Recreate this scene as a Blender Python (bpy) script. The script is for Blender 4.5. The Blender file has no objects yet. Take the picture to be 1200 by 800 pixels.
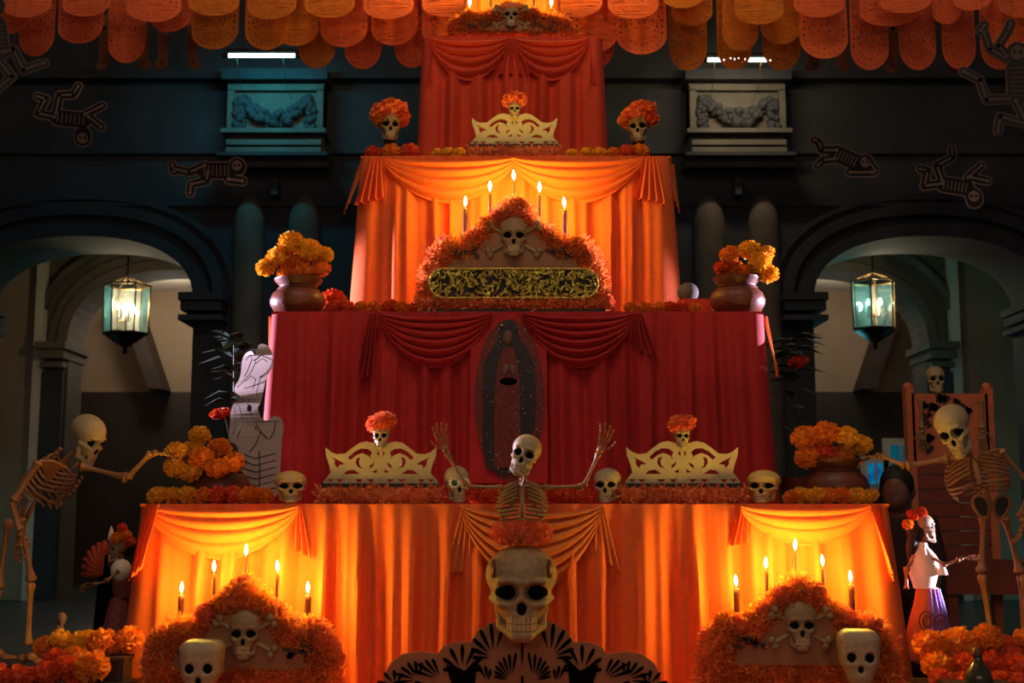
import bpy, math, random
import numpy as np
from mathutils import Vector, Matrix, Euler
from mathutils.geometry import tessellate_polygon

scene = bpy.context.scene
COL = scene.collection
R = math.radians
PI = math.pi
V = Vector

# ------------------------------------------------------------------ camera
FPX = 1500.0                                  # focal length in pixels of the 1200 px wide frame
TILT = math.atan(200.0 / FPX)
CAMZ = 1.0
cam_d = bpy.data.cameras.new('camera')
cam_d.sensor_width = 36.0
cam_d.lens = 36.0 * FPX / 1200.0
cam_d.dof.use_dof = True
cam_d.dof.focus_distance = 6.0
cam_d.dof.aperture_fstop = 3.2
cam = bpy.data.objects.new('camera', cam_d)
COL.objects.link(cam)
cam.location = (0, 0, CAMZ)
cam.rotation_euler = (PI / 2 + TILT, 0, 0)
scene.camera = cam

# ------------------------------------------------------------------ world (night sky over the courtyard)
world = bpy.data.worlds.new('night')
scene.world = world
world.use_nodes = True
wb = world.node_tree.nodes['Background']
wb.inputs['Color'].default_value = (0.62, 0.62, 0.80, 1)
wb.inputs['Strength'].default_value = 0.045

# ------------------------------------------------------------------ exposure
vs = scene.view_settings
vs.view_transform = 'Standard'
vs.look = 'None'
vs.gamma = 1.0
vs.use_curve_mapping = False
vs.exposure = 0.0

CANDLE_W = 5.4
CANDLE_COL = (1.0, 0.67, 0.08)

def lamp(name, kind, loc, col, power, radius=0.05, target=None, spot=60, blend=0.5):
    d = bpy.data.lights.new(name, kind)
    d.color = col
    d.energy = power
    if kind != 'AREA':
        d.shadow_soft_size = radius
    if kind == 'SPOT':
        d.spot_size = R(spot)
        d.spot_blend = blend
    o = bpy.data.objects.new(name, d)
    COL.objects.link(o)
    o.location = loc
    if target is not None:
        o.rotation_euler = (V(target) - V(loc)).to_track_quat('-Z', 'Y').to_euler()
    return o

# the two ultraviolet stage spots beside the altar and unseen warm fill lamps added overhead and behind the viewer
lamp('violet_spot', 'SPOT', (-3.9, 6.95, 1.9), (0.84, 0.68, 1.0), 2200, 0.05, (-1.12, 6.0, 1.86), 29, 0.3)
lamp('violet_spot', 'SPOT', (3.9, 6.95, 1.9), (0.84, 0.68, 1.0), 2200, 0.05, (1.10, 6.05, 2.12), 18, 0.3)
lamp('violet_spot', 'SPOT', (3.6, 5.75, 0.9), (0.84, 0.68, 1.0), 1200, 0.05, (1.86, 5.72, 0.80), 14, 0.4)
lamp('courtyard_fill', 'POINT', (-1.1, 3.0, 6.2), (1.0, 0.72, 0.52), 140, 0.8)
lamp('courtyard_fill', 'POINT', (-1.6, -2.5, 2.6), (1.0, 0.76, 0.58), 130, 0.6)
lamp('courtyard_fill', 'POINT', (1.6, -2.5, 2.6), (1.0, 0.76, 0.58), 130, 0.6)
lamp('courtyard_fill', 'POINT', (1.1, 3.0, 6.2), (1.0, 0.72, 0.52), 140, 0.8)
lamp('gallery_fill', 'POINT', (3.4, 14.2, 2.5), (0.12, 0.75, 0.9), 9, 0.2)
lamp('gallery_fill', 'POINT', (-6.4, 13.9, 0.35), (0.1, 0.7, 0.85), 5, 0.2)  # this and the next: unseen, added to tint the floor teal
lamp('gallery_fill', 'POINT', (6.6, 13.9, 0.4), (0.1, 0.7, 0.85), 9, 0.2)
lamp('gallery_fill', 'POINT', (-4.6, 16.6, 3.7), (1.0, 0.86, 0.68), 44, 0.2)  # this and the next: unseen fill added to brighten the far wall
lamp('gallery_fill', 'POINT', (4.4, 16.6, 3.7), (1.0, 0.86, 0.68), 22, 0.2)

# ------------------------------------------------------------------ pixel -> world at a given distance
_ct, _st = math.cos(TILT), math.sin(TILT)
def P(x, y, Y):
    u = 400.0 - y
    dy = FPX * _ct - u * _st
    dz = FPX * _st + u * _ct
    return V(((x - 600.0) * Y / dy, Y, CAMZ + dz * Y / dy))
def S(px, Y):
    return px * Y / FPX

# ------------------------------------------------------------------ materials
def lin(c):
    return tuple(((v / 255.0) / 12.92 if v / 255.0 <= 0.04045 else ((v / 255.0 + 0.055) / 1.055) ** 2.4) for v in c)

def mat(name, rgb, rough=0.6, var=0.18, scale=18.0, bump=0.15, bscale=None, metal=0.0, trans=0.0,
        sheen=0.0, coat=0.0, kind='noise', rgb2=None, distort=0.0, spec=None):
    m = bpy.data.materials.new(name)
    m.use_nodes = True
    nt = m.node_tree
    N, L = nt.nodes, nt.links
    bs = N['Principled BSDF']
    out = N['Material Output']
    c = lin(rgb)
    tc = N.new('ShaderNodeTexCoord')
    if kind == 'wave':
        tx = N.new('ShaderNodeTexWave')
        tx.inputs['Scale'].default_value = scale
        tx.inputs['Distortion'].default_value = distort
        tx.inputs['Detail'].default_value = 3
    else:
        tx = N.new('ShaderNodeTexNoise')
        tx.inputs['Scale'].default_value = scale
        tx.inputs['Detail'].default_value = 5
        tx.inputs['Distortion'].default_value = distort
    L.new(tc.outputs['Object'], tx.inputs['Vector'])
    rp = N.new('ShaderNodeValToRGB')
    c2 = lin(rgb2) if rgb2 else c
    rp.color_ramp.elements[0].position = 0.3
    rp.color_ramp.elements[1].position = 0.72
    rp.color_ramp.elements[0].color = tuple(min(1, v * (1 - var)) for v in c) + (1,)
    rp.color_ramp.elements[1].color = tuple(min(1, v * (1 + var)) for v in c2) + (1,)
    L.new(tx.outputs['Fac'], rp.inputs['Fac'])
    L.new(rp.outputs['Color'], bs.inputs['Base Color'])
    bs.inputs['Roughness'].default_value = rough
    bs.inputs['Metallic'].default_value = metal
    if sheen:
        bs.inputs['Sheen Weight'].default_value = sheen
    if coat:
        bs.inputs['Coat Weight'].default_value = coat
        bs.inputs['Coat Roughness'].default_value = 0.15
    if spec is not None:
        bs.inputs['Specular IOR Level'].default_value = spec
    if bump:
        t2 = N.new('ShaderNodeTexNoise')
        t2.inputs['Scale'].default_value = bscale or scale * 3
        t2.inputs['Detail'].default_value = 4
        L.new(tc.outputs['Object'], t2.inputs['Vector'])
        b = N.new('ShaderNodeBump')
        b.inputs['Strength'].default_value = bump
        b.inputs['Distance'].default_value = 0.01
        L.new(t2.outputs['Fac'], b.inputs['Height'])
        L.new(b.outputs['Normal'], bs.inputs['Normal'])
    if trans:
        t = N.new('ShaderNodeBsdfTranslucent')
        L.new(rp.outputs['Color'], t.inputs['Color'])
        mx = N.new('ShaderNodeMixShader')
        mx.inputs['Fac'].default_value = trans
        L.new(bs.outputs['BSDF'], mx.inputs[1])
        L.new(t.outputs['BSDF'], mx.inputs[2])
        L.new(mx.outputs['Shader'], out.inputs['Surface'])
    return m

def emit(name, rgb, strength, rgb2=None):
    m = bpy.data.materials.new(name)
    m.use_nodes = True
    nt = m.node_tree
    N, L = nt.nodes, nt.links
    N.remove(N['Principled BSDF'])
    e = N.new('ShaderNodeEmission')
    tc = N.new('ShaderNodeTexCoord')
    tx = N.new('ShaderNodeTexNoise')
    tx.inputs['Scale'].default_value = 9
    L.new(tc.outputs['Object'], tx.inputs['Vector'])
    rp = N.new('ShaderNodeValToRGB')
    rp.color_ramp.elements[0].position = 0.35
    rp.color_ramp.elements[1].position = 0.65
    rp.color_ramp.elements[0].color = lin(rgb) + (1,)
    rp.color_ramp.elements[1].color = lin(rgb2 or rgb) + (1,)
    L.new(tx.outputs['Fac'], rp.inputs['Fac'])
    L.new(rp.outputs['Color'], e.inputs['Color'])
    e.inputs['Strength'].default_value = strength
    L.new(e.outputs['Emission'], N['Material Output'].inputs['Surface'])
    return m

def glass(name, rgb, gloss=0.12):
    m = bpy.data.materials.new(name)
    m.use_nodes = True
    nt = m.node_tree
    N, L = nt.nodes, nt.links
    N.remove(N['Principled BSDF'])
    t = N.new('ShaderNodeBsdfTransparent')
    t.inputs['Color'].default_value = lin(rgb) + (1,)
    g = N.new('ShaderNodeBsdfGlossy')
    g.inputs['Roughness'].default_value = 0.08
    d = N.new('ShaderNodeBsdfDiffuse')
    d.inputs['Color'].default_value = lin(rgb) + (1,)
    tc = N.new('ShaderNodeTexCoord')
    tx = N.new('ShaderNodeTexNoise')
    tx.inputs['Scale'].default_value = 6
    L.new(tc.outputs['Object'], tx.inputs['Vector'])
    mt = N.new('ShaderNodeMath'); mt.operation = 'MULTIPLY'; mt.inputs[1].default_value = 0.35
    L.new(tx.outputs['Fac'], mt.inputs[0])
    m0 = N.new('ShaderNodeMixShader')
    L.new(mt.outputs[0], m0.inputs['Fac'])
    L.new(t.outputs[0], m0.inputs[1])
    L.new(d.outputs[0], m0.inputs[2])
    mx = N.new('ShaderNodeMixShader')
    mx.inputs['Fac'].default_value = gloss
    L.new(m0.outputs[0], mx.inputs[1])
    L.new(g.outputs[0], mx.inputs[2])
    L.new(mx.outputs[0], N['Material Output'].inputs['Surface'])
    return m

M = {}
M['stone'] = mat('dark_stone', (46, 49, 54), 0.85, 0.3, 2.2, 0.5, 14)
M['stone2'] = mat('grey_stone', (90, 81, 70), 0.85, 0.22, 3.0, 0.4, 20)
M['stone_light'] = mat('pale_carved_stone', (84, 80, 72), 0.8, 0.2, 5.0, 0.3, 30)
M['plaster'] = mat('beige_plaster', (150, 128, 104), 0.9, 0.12, 1.6, 0.15, 30)
M['plaster_pale'] = mat('pale_plaster', (196, 186, 168), 0.9, 0.08, 2.0, 0.1, 30)
M['darkwood'] = mat('dark_wood', (44, 30, 24), 0.6, 0.3, 3, 0.2, 30)
M['floor'] = mat('glazed_floor', (48, 62, 64), 0.35, 0.35, 1.2, 0.6, 5, kind='wave', distort=4)  # teal light reflected by the tiles is put into the base colour
M['orange_cloth'] = mat('orange_cloth', (238, 104, 36), 0.85, 0.07, 40, 0.2, 420, trans=0.12, sheen=0.04)
M['red_cloth'] = mat('red_cloth', (184, 28, 26), 0.8, 0.12, 30, 0.25, 420, trans=0.08, sheen=0.03)
M['rust_cloth'] = mat('rust_cloth', (224, 68, 30), 0.8, 0.10, 30, 0.25, 420, trans=0.1, sheen=0.03)
M['amber_cloth'] = mat('amber_cloth', (230, 132, 60), 0.85, 0.1, 30, 0.2, 420, trans=0.12, sheen=0.05)
M['bone'] = mat('bone', (172, 148, 108), 0.5, 0.18, 12, 0.2, 60)
M['bone_dim'] = mat('weathered_bone', (150, 120, 78), 0.55, 0.25, 14, 0.25, 60)
M['plastic_bone'] = mat('plastic_bone', (152, 102, 58), 0.4, 0.22, 10, 0.15, 60)
M['yellow_skull'] = mat('yellow_skull', (214, 176, 92), 0.5, 0.15, 10, 0.2, 50)
M['cream'] = mat('cream_board', (178, 158, 116), 0.65, 0.08, 20, 0.08, 90)
M['tan_board'] = mat('tan_board', (150, 98, 58), 0.7, 0.1, 20, 0.08, 90)
M['black'] = mat('black_paint', (8, 7, 8), 0.9, 0.3, 20, 0.05, spec=0.08)
M['soot'] = mat('dark_umber', (34, 24, 20), 0.7, 0.3, 20, 0.1)
M['teeth'] = mat('teeth', (190, 160, 110), 0.45, 0.15, 30, 0.05)
M['clay'] = mat('brown_clay', (112, 60, 40), 0.42, 0.35, 8, 0.2, 40, spec=0.35)
M['mar_or'] = mat('orange_marigold', (242, 140, 36), 0.75, 0.2, 14, 0, trans=0.3)
M['mar_red'] = mat('red_marigold', (232, 92, 42), 0.75, 0.25, 14, 0, trans=0.3)
M['mar_coral'] = mat('coral_marigold', (246, 122, 70), 0.75, 0.2, 14, 0, trans=0.3)
M['mar_yel'] = mat('yellow_marigold', (246, 178, 40), 0.75, 0.18, 14, 0, trans=0.3)
M['fuzz'] = mat('orange_tinsel', (244, 140, 66), 0.8, 0.3, 9, 0, trans=0.5)
M['fuzz_red'] = mat('rust_tinsel', (246, 130, 72), 0.8, 0.3, 9, 0, trans=0.25)
M['gold'] = mat('gold_foil', (238, 176, 56), 0.4, 0.5, 60, 0.8, 90, metal=0.55, rgb2=(255, 205, 90))
M['wax'] = mat('dark_wax', (120, 62, 26), 0.5, 0.2, 20, 0.1, trans=0.2)
M['wick'] = mat('wick', (16, 12, 10), 0.9, 0.2, 30, 0)
M['flame'] = emit('flame', (255, 226, 150), 9.0, (255, 240, 190))
M['paper'] = mat('orange_paper', (248, 112, 62), 0.85, 0.12, 6, 0.05, 90, trans=0.18)
M['paper_tubelit'] = mat('tube_lit_paper', (240, 138, 48), 0.85, 0.12, 6, 0.05, 90, trans=0.4)  # orange paper with the tubes' glow through it painted in
M['paper_b'] = mat('beige_paper', (170, 120, 84), 0.85, 0.12, 6, 0.05, 90, trans=0.3)
M['string'] = mat('string', (90, 70, 50), 0.9, 0.2, 20, 0)
M['card_dark'] = mat('card_dark', (40, 36, 36), 0.85, 0.2, 15, 0.05)
M['card_tan'] = mat('card_tan', (165, 142, 124), 0.85, 0.15, 15, 0.05)
M['card_dimmed'] = mat('card_dimmed', (88, 70, 60), 0.85, 0.15, 15, 0.05)  # darker copy of the tan card, weaker light put into its colour
M['card_grey'] = mat('card_grey', (168, 150, 140), 0.85, 0.1, 15, 0.05)
M['leaf'] = mat('dark_leaf', (34, 62, 44), 0.6, 0.3, 15, 0.1)
M['metal_dark'] = mat('dark_metal', (52, 42, 32), 0.4, 0.2, 20, 0.1, metal=0.7)
M['brass'] = mat('brass', (120, 96, 60), 0.35, 0.2, 20, 0.05, metal=0.8)
M['glass'] = glass('lantern_glass', (225, 232, 226))
M['glass_blue'] = glass('tinted_lantern_glass', (90, 150, 165))
M['bulb'] = emit('bulb', (255, 240, 200), 14.0, (255, 246, 220))
M['tube_teal'] = emit('teal_tube', (190, 250, 255), 5.0)
M['tube_warm'] = emit('pale_tube', (222, 255, 245), 5.0)
M['pane_blue'] = emit('blue_lit_pane', (4, 60, 120), 0.9, (10, 120, 160))
M['pane_teal'] = emit('teal_lit_pane', (10, 84, 104), 0.55, (12, 96, 116))
M['throne'] = mat('orange_board', (204, 108, 64), 0.7, 0.15, 10, 0.2, 60)
M['plank'] = mat('red_brown_plank', (128, 56, 32), 0.6, 0.25, 6, 0.3, 50)
M['skin'] = mat('skin', (110, 74, 58), 0.6, 0.1, 15, 0.05)
M['shirt'] = mat('dark_shirt', (44, 26, 24), 0.85, 0.2, 20, 0.1)
M['hair'] = mat('dark_hair', (22, 16, 14), 0.6, 0.3, 60, 0.3, 120)
M['dress'] = mat('purple_sequin_dress', (190, 120, 150), 0.45, 0.6, 90, 0.4, 150, rgb2=(120, 80, 200))
M['dress_or'] = mat('orange_dress', (206, 110, 50), 0.75, 0.15, 20, 0.2, 90)
M['dress_brown'] = mat('wine_dress', (130, 62, 52), 0.7, 0.4, 80, 0.4, 150)
M['white_cloth'] = mat('white_ruffle', (238, 224, 200), 0.8, 0.08, 25, 0.2, 120, trans=0.2)
M['feather'] = mat('orange_feather', (190, 70, 30), 0.8, 0.3, 20, 0.3, 80, trans=0.2)
M['robe'] = mat('rust_embroidery', (110, 34, 24), 0.7, 0.35, 60, 0.4, 160)
M['cloak'] = mat('dark_cloak', (34, 24, 22), 0.65, 0.35, 40, 0.3, 160)
M['sequin'] = mat('sequin', (240, 210, 150), 0.2, 0.1, 30, 0, metal=0.6)
M['green'] = mat('green_gem', (30, 140, 110), 0.3, 0.1, 20, 0)
M['brown_blot'] = mat('painted_leaf', (60, 36, 22), 0.7, 0.3, 30, 0.05)
M['bottle'] = mat('dark_bottle', (60, 56, 40), 0.2, 0.2, 10, 0.05)

# ------------------------------------------------------------------ object helpers
def tag(o, label=None, cat=None, group=None, kind=None):
    if label: o['label'] = label
    if cat: o['category'] = cat
    if group: o['group'] = group
    if kind: o['kind'] = kind
    return o

def thing(name, label, cat, loc, group=None, rot=(0, 0, 0), scale=1.0):
    o = bpy.data.objects.new(name, None)
    COL.objects.link(o)
    o.location = loc
    o.rotation_euler = rot
    o.scale = (scale,) * 3
    o.empty_display_size = 0.05
    return tag(o, label, cat, group)

def wofs(o):
    t = V((0, 0, 0))
    while o is not None:
        t += o.location
        o = o.parent
    return t

def link(name, me, parent=None, loc=None, rot=None, scale=None):
    o = bpy.data.objects.new(name, me)
    COL.objects.link(o)
    if parent is not None: o.parent = parent
    if loc is not None: o.location = loc
    if rot is not None: o.rotation_euler = rot
    if scale is not None: o.scale = (scale,) * 3 if not isinstance(scale, (tuple, list)) else scale
    return o

def copy_tree(o, parent=None):
    c = o.copy()
    COL.objects.link(c)
    c.parent = parent
    for ch in list(o.children):
        copy_tree(ch, c)
    return c

def frame_of(d):
    d = d.normalized()
    a = V((0, 0, 1)) if abs(d.z) < 0.9 else V((1, 0, 0))
    s = d.cross(a).normalized()
    return s, s.cross(d).normalized()

class MB:
    def __init__(self):
        self.v = []; self.f = []
    def add(self, vs_, fs):
        n = len(self.v)
        self.v.extend([tuple(p) for p in vs_])
        self.f.extend([tuple(i + n for i in f) for f in fs])
        return self
    def box(self, c, s, rot=None):
        c = V(c)
        pts = []
        for x in (-.5, .5):
            for y in (-.5, .5):
                for z in (-.5, .5):
                    p = V((x * s[0], y * s[1], z * s[2]))
                    if rot is not None: p = rot @ p
                    pts.append(c + p)
        return self.add(pts, [(0, 1, 3, 2), (4, 6, 7, 5), (0, 4, 5, 1), (2, 3, 7, 6), (0, 2, 6, 4), (1, 5, 7, 3)])
    def bbox(self, lo, hi):
        return self.box([(a + b) / 2 for a, b in zip(lo, hi)], [b - a for a, b in zip(lo, hi)])
    def tube(self, pts, rads, n=8, closed=False):
        pts = [V(p) for p in pts]
        k = len(pts)
        if not isinstance(rads, (list, tuple)): rads = [rads] * k
        vs_, fs = [], []
        prev = None
        for i, p in enumerate(pts):
            if closed: d = pts[(i + 1) % k] - pts[i - 1]
            else: d = pts[min(i + 1, k - 1)] - pts[max(i - 1, 0)]
            if d.length < 1e-9: d = V((0, 0, 1))
            d.normalize()
            if prev is None: s, t = frame_of(d)
            else:
                s = (prev - d * prev.dot(d))
                if s.length < 1e-6: s, t = frame_of(d)
                s.normalize(); t = s.cross(d).normalized()
            prev = s
            for j in range(n):
                a = 2 * PI * j / n
                vs_.append(p + (s * math.cos(a) + t * math.sin(a)) * rads[i])
        for i in range(k if closed else k - 1):
            i2 = (i + 1) % k
            for j in range(n):
                j2 = (j + 1) % n
                fs.append((i * n + j, i * n + j2, i2 * n + j2, i2 * n + j))
        if not closed:
            fs.append(tuple(range(n - 1, -1, -1)))
            fs.append(tuple((k - 1) * n + j for j in range(n)))
        return self.add(vs_, fs)
    def bone(self, a, b, r, n=8):
        a, b = V(a), V(b)
        prof = [(0, .5), (.02, 1.25), (.06, 1.6), (.12, 1.15), (.25, .8), (.5, .7), (.75, .8), (.88, 1.2), (.94, 1.7), (.98, 1.4), (1, .5)]
        return self.tube([a.lerp(b, t) for t, _ in prof], [r * q for _, q in prof], n)
    def ell(self, c, r, n=12, m=8, rot=None):
        c = V(c)
        vs_, fs = [], []
        for i in range(1, m):
            th = PI * i / m
            for j in range(n):
                ph = 2 * PI * j / n
                p = V((r[0] * math.sin(th) * math.cos(ph), r[1] * math.sin(th) * math.sin(ph), r[2] * math.cos(th)))
                if rot is not None: p = rot @ p
                vs_.append(c + p)
        top, bot = V((0, 0, r[2])), V((0, 0, -r[2]))
        if rot is not None: top, bot = rot @ top, rot @ bot
        vs_ += [c + top, c + bot]
        T, B = len(vs_) - 2, len(vs_) - 1
        for i in range(m - 2):
            for j in range(n):
                j2 = (j + 1) % n
                fs.append((i * n + j, (i + 1) * n + j, (i + 1) * n + j2, i * n + j2))
        for j in range(n):
            j2 = (j + 1) % n
            fs.append((T, j, j2)); fs.append((B, (m - 2) * n + j2, (m - 2) * n + j))
        return self.add(vs_, fs)
    def lathe(self, prof, c=(0, 0, 0), n=24, fold=None, capb=True, capt=True):
        c = V(c)
        vs_, fs = [], []
        for i, (r, z) in enumerate(prof):
            for j in range(n):
                a = 2 * PI * j / n
                rr = r * (fold(a, i / (len(prof) - 1)) if fold else 1)
                vs_.append(c + V((rr * math.cos(a), rr * math.sin(a), z)))
        for i in range(len(prof) - 1):
            for j in range(n):
                j2 = (j + 1) % n
                fs.append((i * n + j, i * n + j2, (i + 1) * n + j2, (i + 1) * n + j))
        if capb: fs.append(tuple(range(n - 1, -1, -1)))
        if capt: fs.append(tuple((len(prof) - 1) * n + j for j in range(n)))
        return self.add(vs_, fs)
    def grid(self, fn, nu, nv):
        vs_ = [fn(i / nu, j / nv) for j in range(nv + 1) for i in range(nu + 1)]
        w = nu + 1
        fs = [(j * w + i, j * w + i + 1, (j + 1) * w + i + 1, (j + 1) * w + i) for j in range(nv) for i in range(nu)]
        return self.add(vs_, fs)
    def plate(self, loops, t, mp, front_only=False):
        """loops: outline + holes in 2-D; mp(u, v, w) maps to 3-D, w runs -t/2 .. t/2 (front = -t/2)"""
        tri = tessellate_polygon([[V((p[0], p[1], 0)) for p in lp] for lp in loops])
        flat = [p for lp in loops for p in lp]
        n = len(flat)
        a = [mp(p[0], p[1], -t / 2) for p in flat]
        b = [mp(p[0], p[1], t / 2) for p in flat]
        fs = []
        for q in tri:
            fs.append((q[0], q[1], q[2])); fs.append((q[2] + n, q[1] + n, q[0] + n))
        k = 0
        for lp in loops:
            m = len(lp)
            for i in range(m):
                i2 = (i + 1) % m
                fs.append((k + i, k + i2, k + i2 + n, k + i + n))
            k += m
        return self.add(a + b, fs)
    def mesh(self, name, m, smooth=True, ofs=None):
        me = bpy.data.meshes.new(name)
        v = self.v if ofs is None else [(p[0] - ofs.x, p[1] - ofs.y, p[2] - ofs.z) for p in self.v]
        me.from_pydata(v, [], self.f)
        if smooth: me.polygons.foreach_set('use_smooth', [True] * len(me.polygons))
        me.materials.append(M[m] if isinstance(m, str) else m)
        me.update()
        return me
    def build(self, name, m, parent=None, world=True, smooth=True):
        o = link(name, self.mesh(name, m, smooth, wofs(parent) if (world and parent is not None) else None), parent)
        if len(self.f) and smooth:
            fix_normals(o.data)
            try: o.data.set_sharp_from_angle(angle=R(45))
            except Exception: pass
        else:
            fix_normals(o.data)
        return o

import bmesh
def fix_normals(me):
    bm = bmesh.new(); bm.from_mesh(me)
    bmesh.ops.recalc_face_normals(bm, faces=bm.faces)
    bm.to_mesh(me); bm.free()

def single(name, mb, m, label, cat, loc, group=None, smooth=True):
    """a top-level thing that is one mesh, origin at loc, geometry given in world space"""
    loc = V(loc)
    me = mb.mesh(name, m, smooth, loc)
    fix_normals(me)
    o = link(name, me, None, loc)
    return tag(o, label, cat, group)

def struct(name, mb, m, parent=None, smooth=False):
    o = mb.build(name, m, parent, smooth=smooth)
    if parent is None: o['kind'] = 'structure'
    return o

# ------------------------------------------------------------------ signed-distance meshing
def snet(f, lo, hi, n):
    ax = [np.linspace(lo[i], hi[i], n[i]) for i in range(3)]
    X, Y, Z = np.meshgrid(*ax, indexing='ij')
    G = f(X, Y, Z)
    I = G < 0
    sl = lambda A, d: A[d[0]:A.shape[0] - 1 + d[0], d[1]:A.shape[1] - 1 + d[1], d[2]:A.shape[2] - 1 + d[2]]
    cs = [(a, b, c) for a in (0, 1) for b in (0, 1) for c in (0, 1)]
    cnt = sum(sl(I, c).astype(int) for c in cs)
    act = (cnt > 0) & (cnt < 8)
    acc = np.zeros(act.shape + (3,)); num = np.zeros(act.shape)
    PT = np.stack([X, Y, Z], -1)
    for a in cs:
        for k in range(3):
            if a[k] == 0:
                b = list(a); b[k] = 1; b = tuple(b)
                ga, gb = sl(G, a), sl(G, b)
                cr = (ga < 0) != (gb < 0)
                t = np.where(cr, ga / np.where(cr, ga - gb, 1), 0)
                pa = PT[a[0]:a[0] + act.shape[0], a[1]:a[1] + act.shape[1], a[2]:a[2] + act.shape[2]]
                pb = PT[b[0]:b[0] + act.shape[0], b[1]:b[1] + act.shape[1], b[2]:b[2] + act.shape[2]]
                acc += np.where(cr[..., None], pa + (pb - pa) * t[..., None], 0)
                num += cr
    idx = -np.ones(act.shape, int)
    idx[act] = np.arange(act.sum())
    vs_ = acc[act] / num[act][:, None]
    fs = []
    for k in range(3):
        u, w = (k + 1) % 3, (k + 2) % 3
        d = [0, 0, 0]; d[k] = 1
        A = I[:I.shape[0] - d[0], :I.shape[1] - d[1], :I.shape[2] - d[2]]
        B = I[d[0]:, d[1]:, d[2]:]
        e = np.argwhere(A != B)
        for i in e:
            if i[u] < 1 or i[w] < 1 or i[u] >= act.shape[u] or i[w] >= act.shape[w]: continue
            q = []
            for du, dw in ((-1, -1), (0, -1), (0, 0), (-1, 0)):
                c = list(i); c[u] += du; c[w] += dw
                q.append(int(idx[tuple(c)]))
            if not A[tuple(i)]: q.reverse()
            fs.append(tuple(q))
    return [tuple(p) for p in vs_], fs

def sell(X, Y, Z, c, r):
    q = np.sqrt(((X - c[0]) / r[0]) ** 2 + ((Y - c[1]) / r[1]) ** 2 + ((Z - c[2]) / r[2]) ** 2)
    return (q - 1) * min(r)
def scap(X, Y, Z, a, b, ra, rb=None):
    rb = ra if rb is None else rb
    a, b = np.array(a, float), np.array(b, float)
    d = b - a
    t = np.clip(((X - a[0]) * d[0] + (Y - a[1]) * d[1] + (Z - a[2]) * d[2]) / max(d @ d, 1e-9), 0, 1)
    return np.sqrt((X - a[0] - d[0] * t) ** 2 + (Y - a[1] - d[1] * t) ** 2 + (Z - a[2] - d[2] * t) ** 2) - (ra + (rb - ra) * t)
def smin(a, b, k):
    h = np.clip(0.5 + 0.5 * (b - a) / k, 0, 1)
    return b + (a - b) * h - k * h * (1 - h)
def smax(a, b, k):
    return -smin(-a, -b, k)

def loops2d(f, lo, hi, nx, ny):
    """outline loops of f(x, y) < 0"""
    xs, ys = np.linspace(lo[0], hi[0], nx), np.linspace(lo[1], hi[1], ny)
    X, Y = np.meshgrid(xs, ys, indexing='ij')
    G = f(X, Y)
    I = G < 0
    vert = {}
    def cv(i, j):
        if (i, j) in vert: return vert[(i, j)]
        s, n = np.zeros(2), 0
        for (a, b) in (((i, j), (i + 1, j)), ((i, j + 1), (i + 1, j + 1)), ((i, j), (i, j + 1)), ((i + 1, j), (i + 1, j + 1))):
            if I[a] != I[b]:
                t = G[a] / (G[a] - G[b])
                pa = np.array((xs[a[0]], ys[a[1]])); pb = np.array((xs[b[0]], ys[b[1]]))
                s += pa + (pb - pa) * t; n += 1
        vert[(i, j)] = tuple(s / max(n, 1))
        return vert[(i, j)]
    nxt = {}
    for i, j in np.argwhere(I[:-1] != I[1:]):
        if 1 <= j < ny - 1:
            a, b = (i, j - 1), (i, j)
            if not I[i, j]: a, b = b, a
            nxt.setdefault((int(a[0]), int(a[1])), []).append((int(b[0]), int(b[1])))
    for i, j in np.argwhere(I[:, :-1] != I[:, 1:]):
        if 1 <= i < nx - 1:
            a, b = (i, j), (i - 1, j)
            if not I[i, j]: a, b = b, a
            nxt.setdefault((int(a[0]), int(a[1])), []).append((int(b[0]), int(b[1])))
    out = []
    while nxt:
        st = next(iter(nxt)); cur = st; lp = []
        while cur in nxt:
            n = nxt[cur].pop()
            if not nxt[cur]: del nxt[cur]
            lp.append(cv(*cur)); cur = n
            if cur == st: break
        if len(lp) > 5: out.append(lp)
    return out

def caps2d(segs, grow=0.0):
    def f(X, Y):
        d = None
        for (ax, ay, bx, by, r) in segs:
            dx, dy = bx - ax, by - ay
            t = np.clip(((X - ax) * dx + (Y - ay) * dy) / max(dx * dx + dy * dy, 1e-9), 0, 1)
            e = np.hypot(X - ax - dx * t, Y - ay - dy * t) - r - grow
            d = e if d is None else np.minimum(d, e)
        return d
    return f

# ================================================================== the setting
YW, YI, YB = 12.0, 15.0, 18.0          # arcade face, inner gallery wall, far wall
struct('floor', MB().bbox((-12, -4, -0.2), (12, 19, 0)), 'floor')
ZTOP = 8.0

def arch_pts(cx, hw, zs, zc, p=2.3, n=28):
    out = []
    for i in range(n + 1):
        u = -1 + 2 * i / n
        u = math.sin(u * PI / 2)
        out.append((cx + u * hw, zs + (zc - zs) * (max(0, 1 - abs(u) ** p)) ** (1 / p)))
    return out

ARCH = []
for xc in (95, 1085):
    c = P(xc, 278, YW); s = P(xc, 352, YW)
    ARCH.append((c.x, S(136, YW) * 1.01, s.z, c.z))
def mapw(Y0):
    return lambda u, v, w: V((u, Y0 + w, v))
outer = [(-12, 0)]
for (cx, hw, zs, zc) in ARCH:
    a = arch_pts(cx, hw, zs, zc)
    outer += [(cx - hw, 0)] + a + [(cx + hw, 0)]
outer += [(12, 0), (12, ZTOP), (-12, ZTOP)]
wall = struct('wall_back', MB().plate([outer], 0.8, mapw(YW + 0.4)), 'stone')
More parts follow.
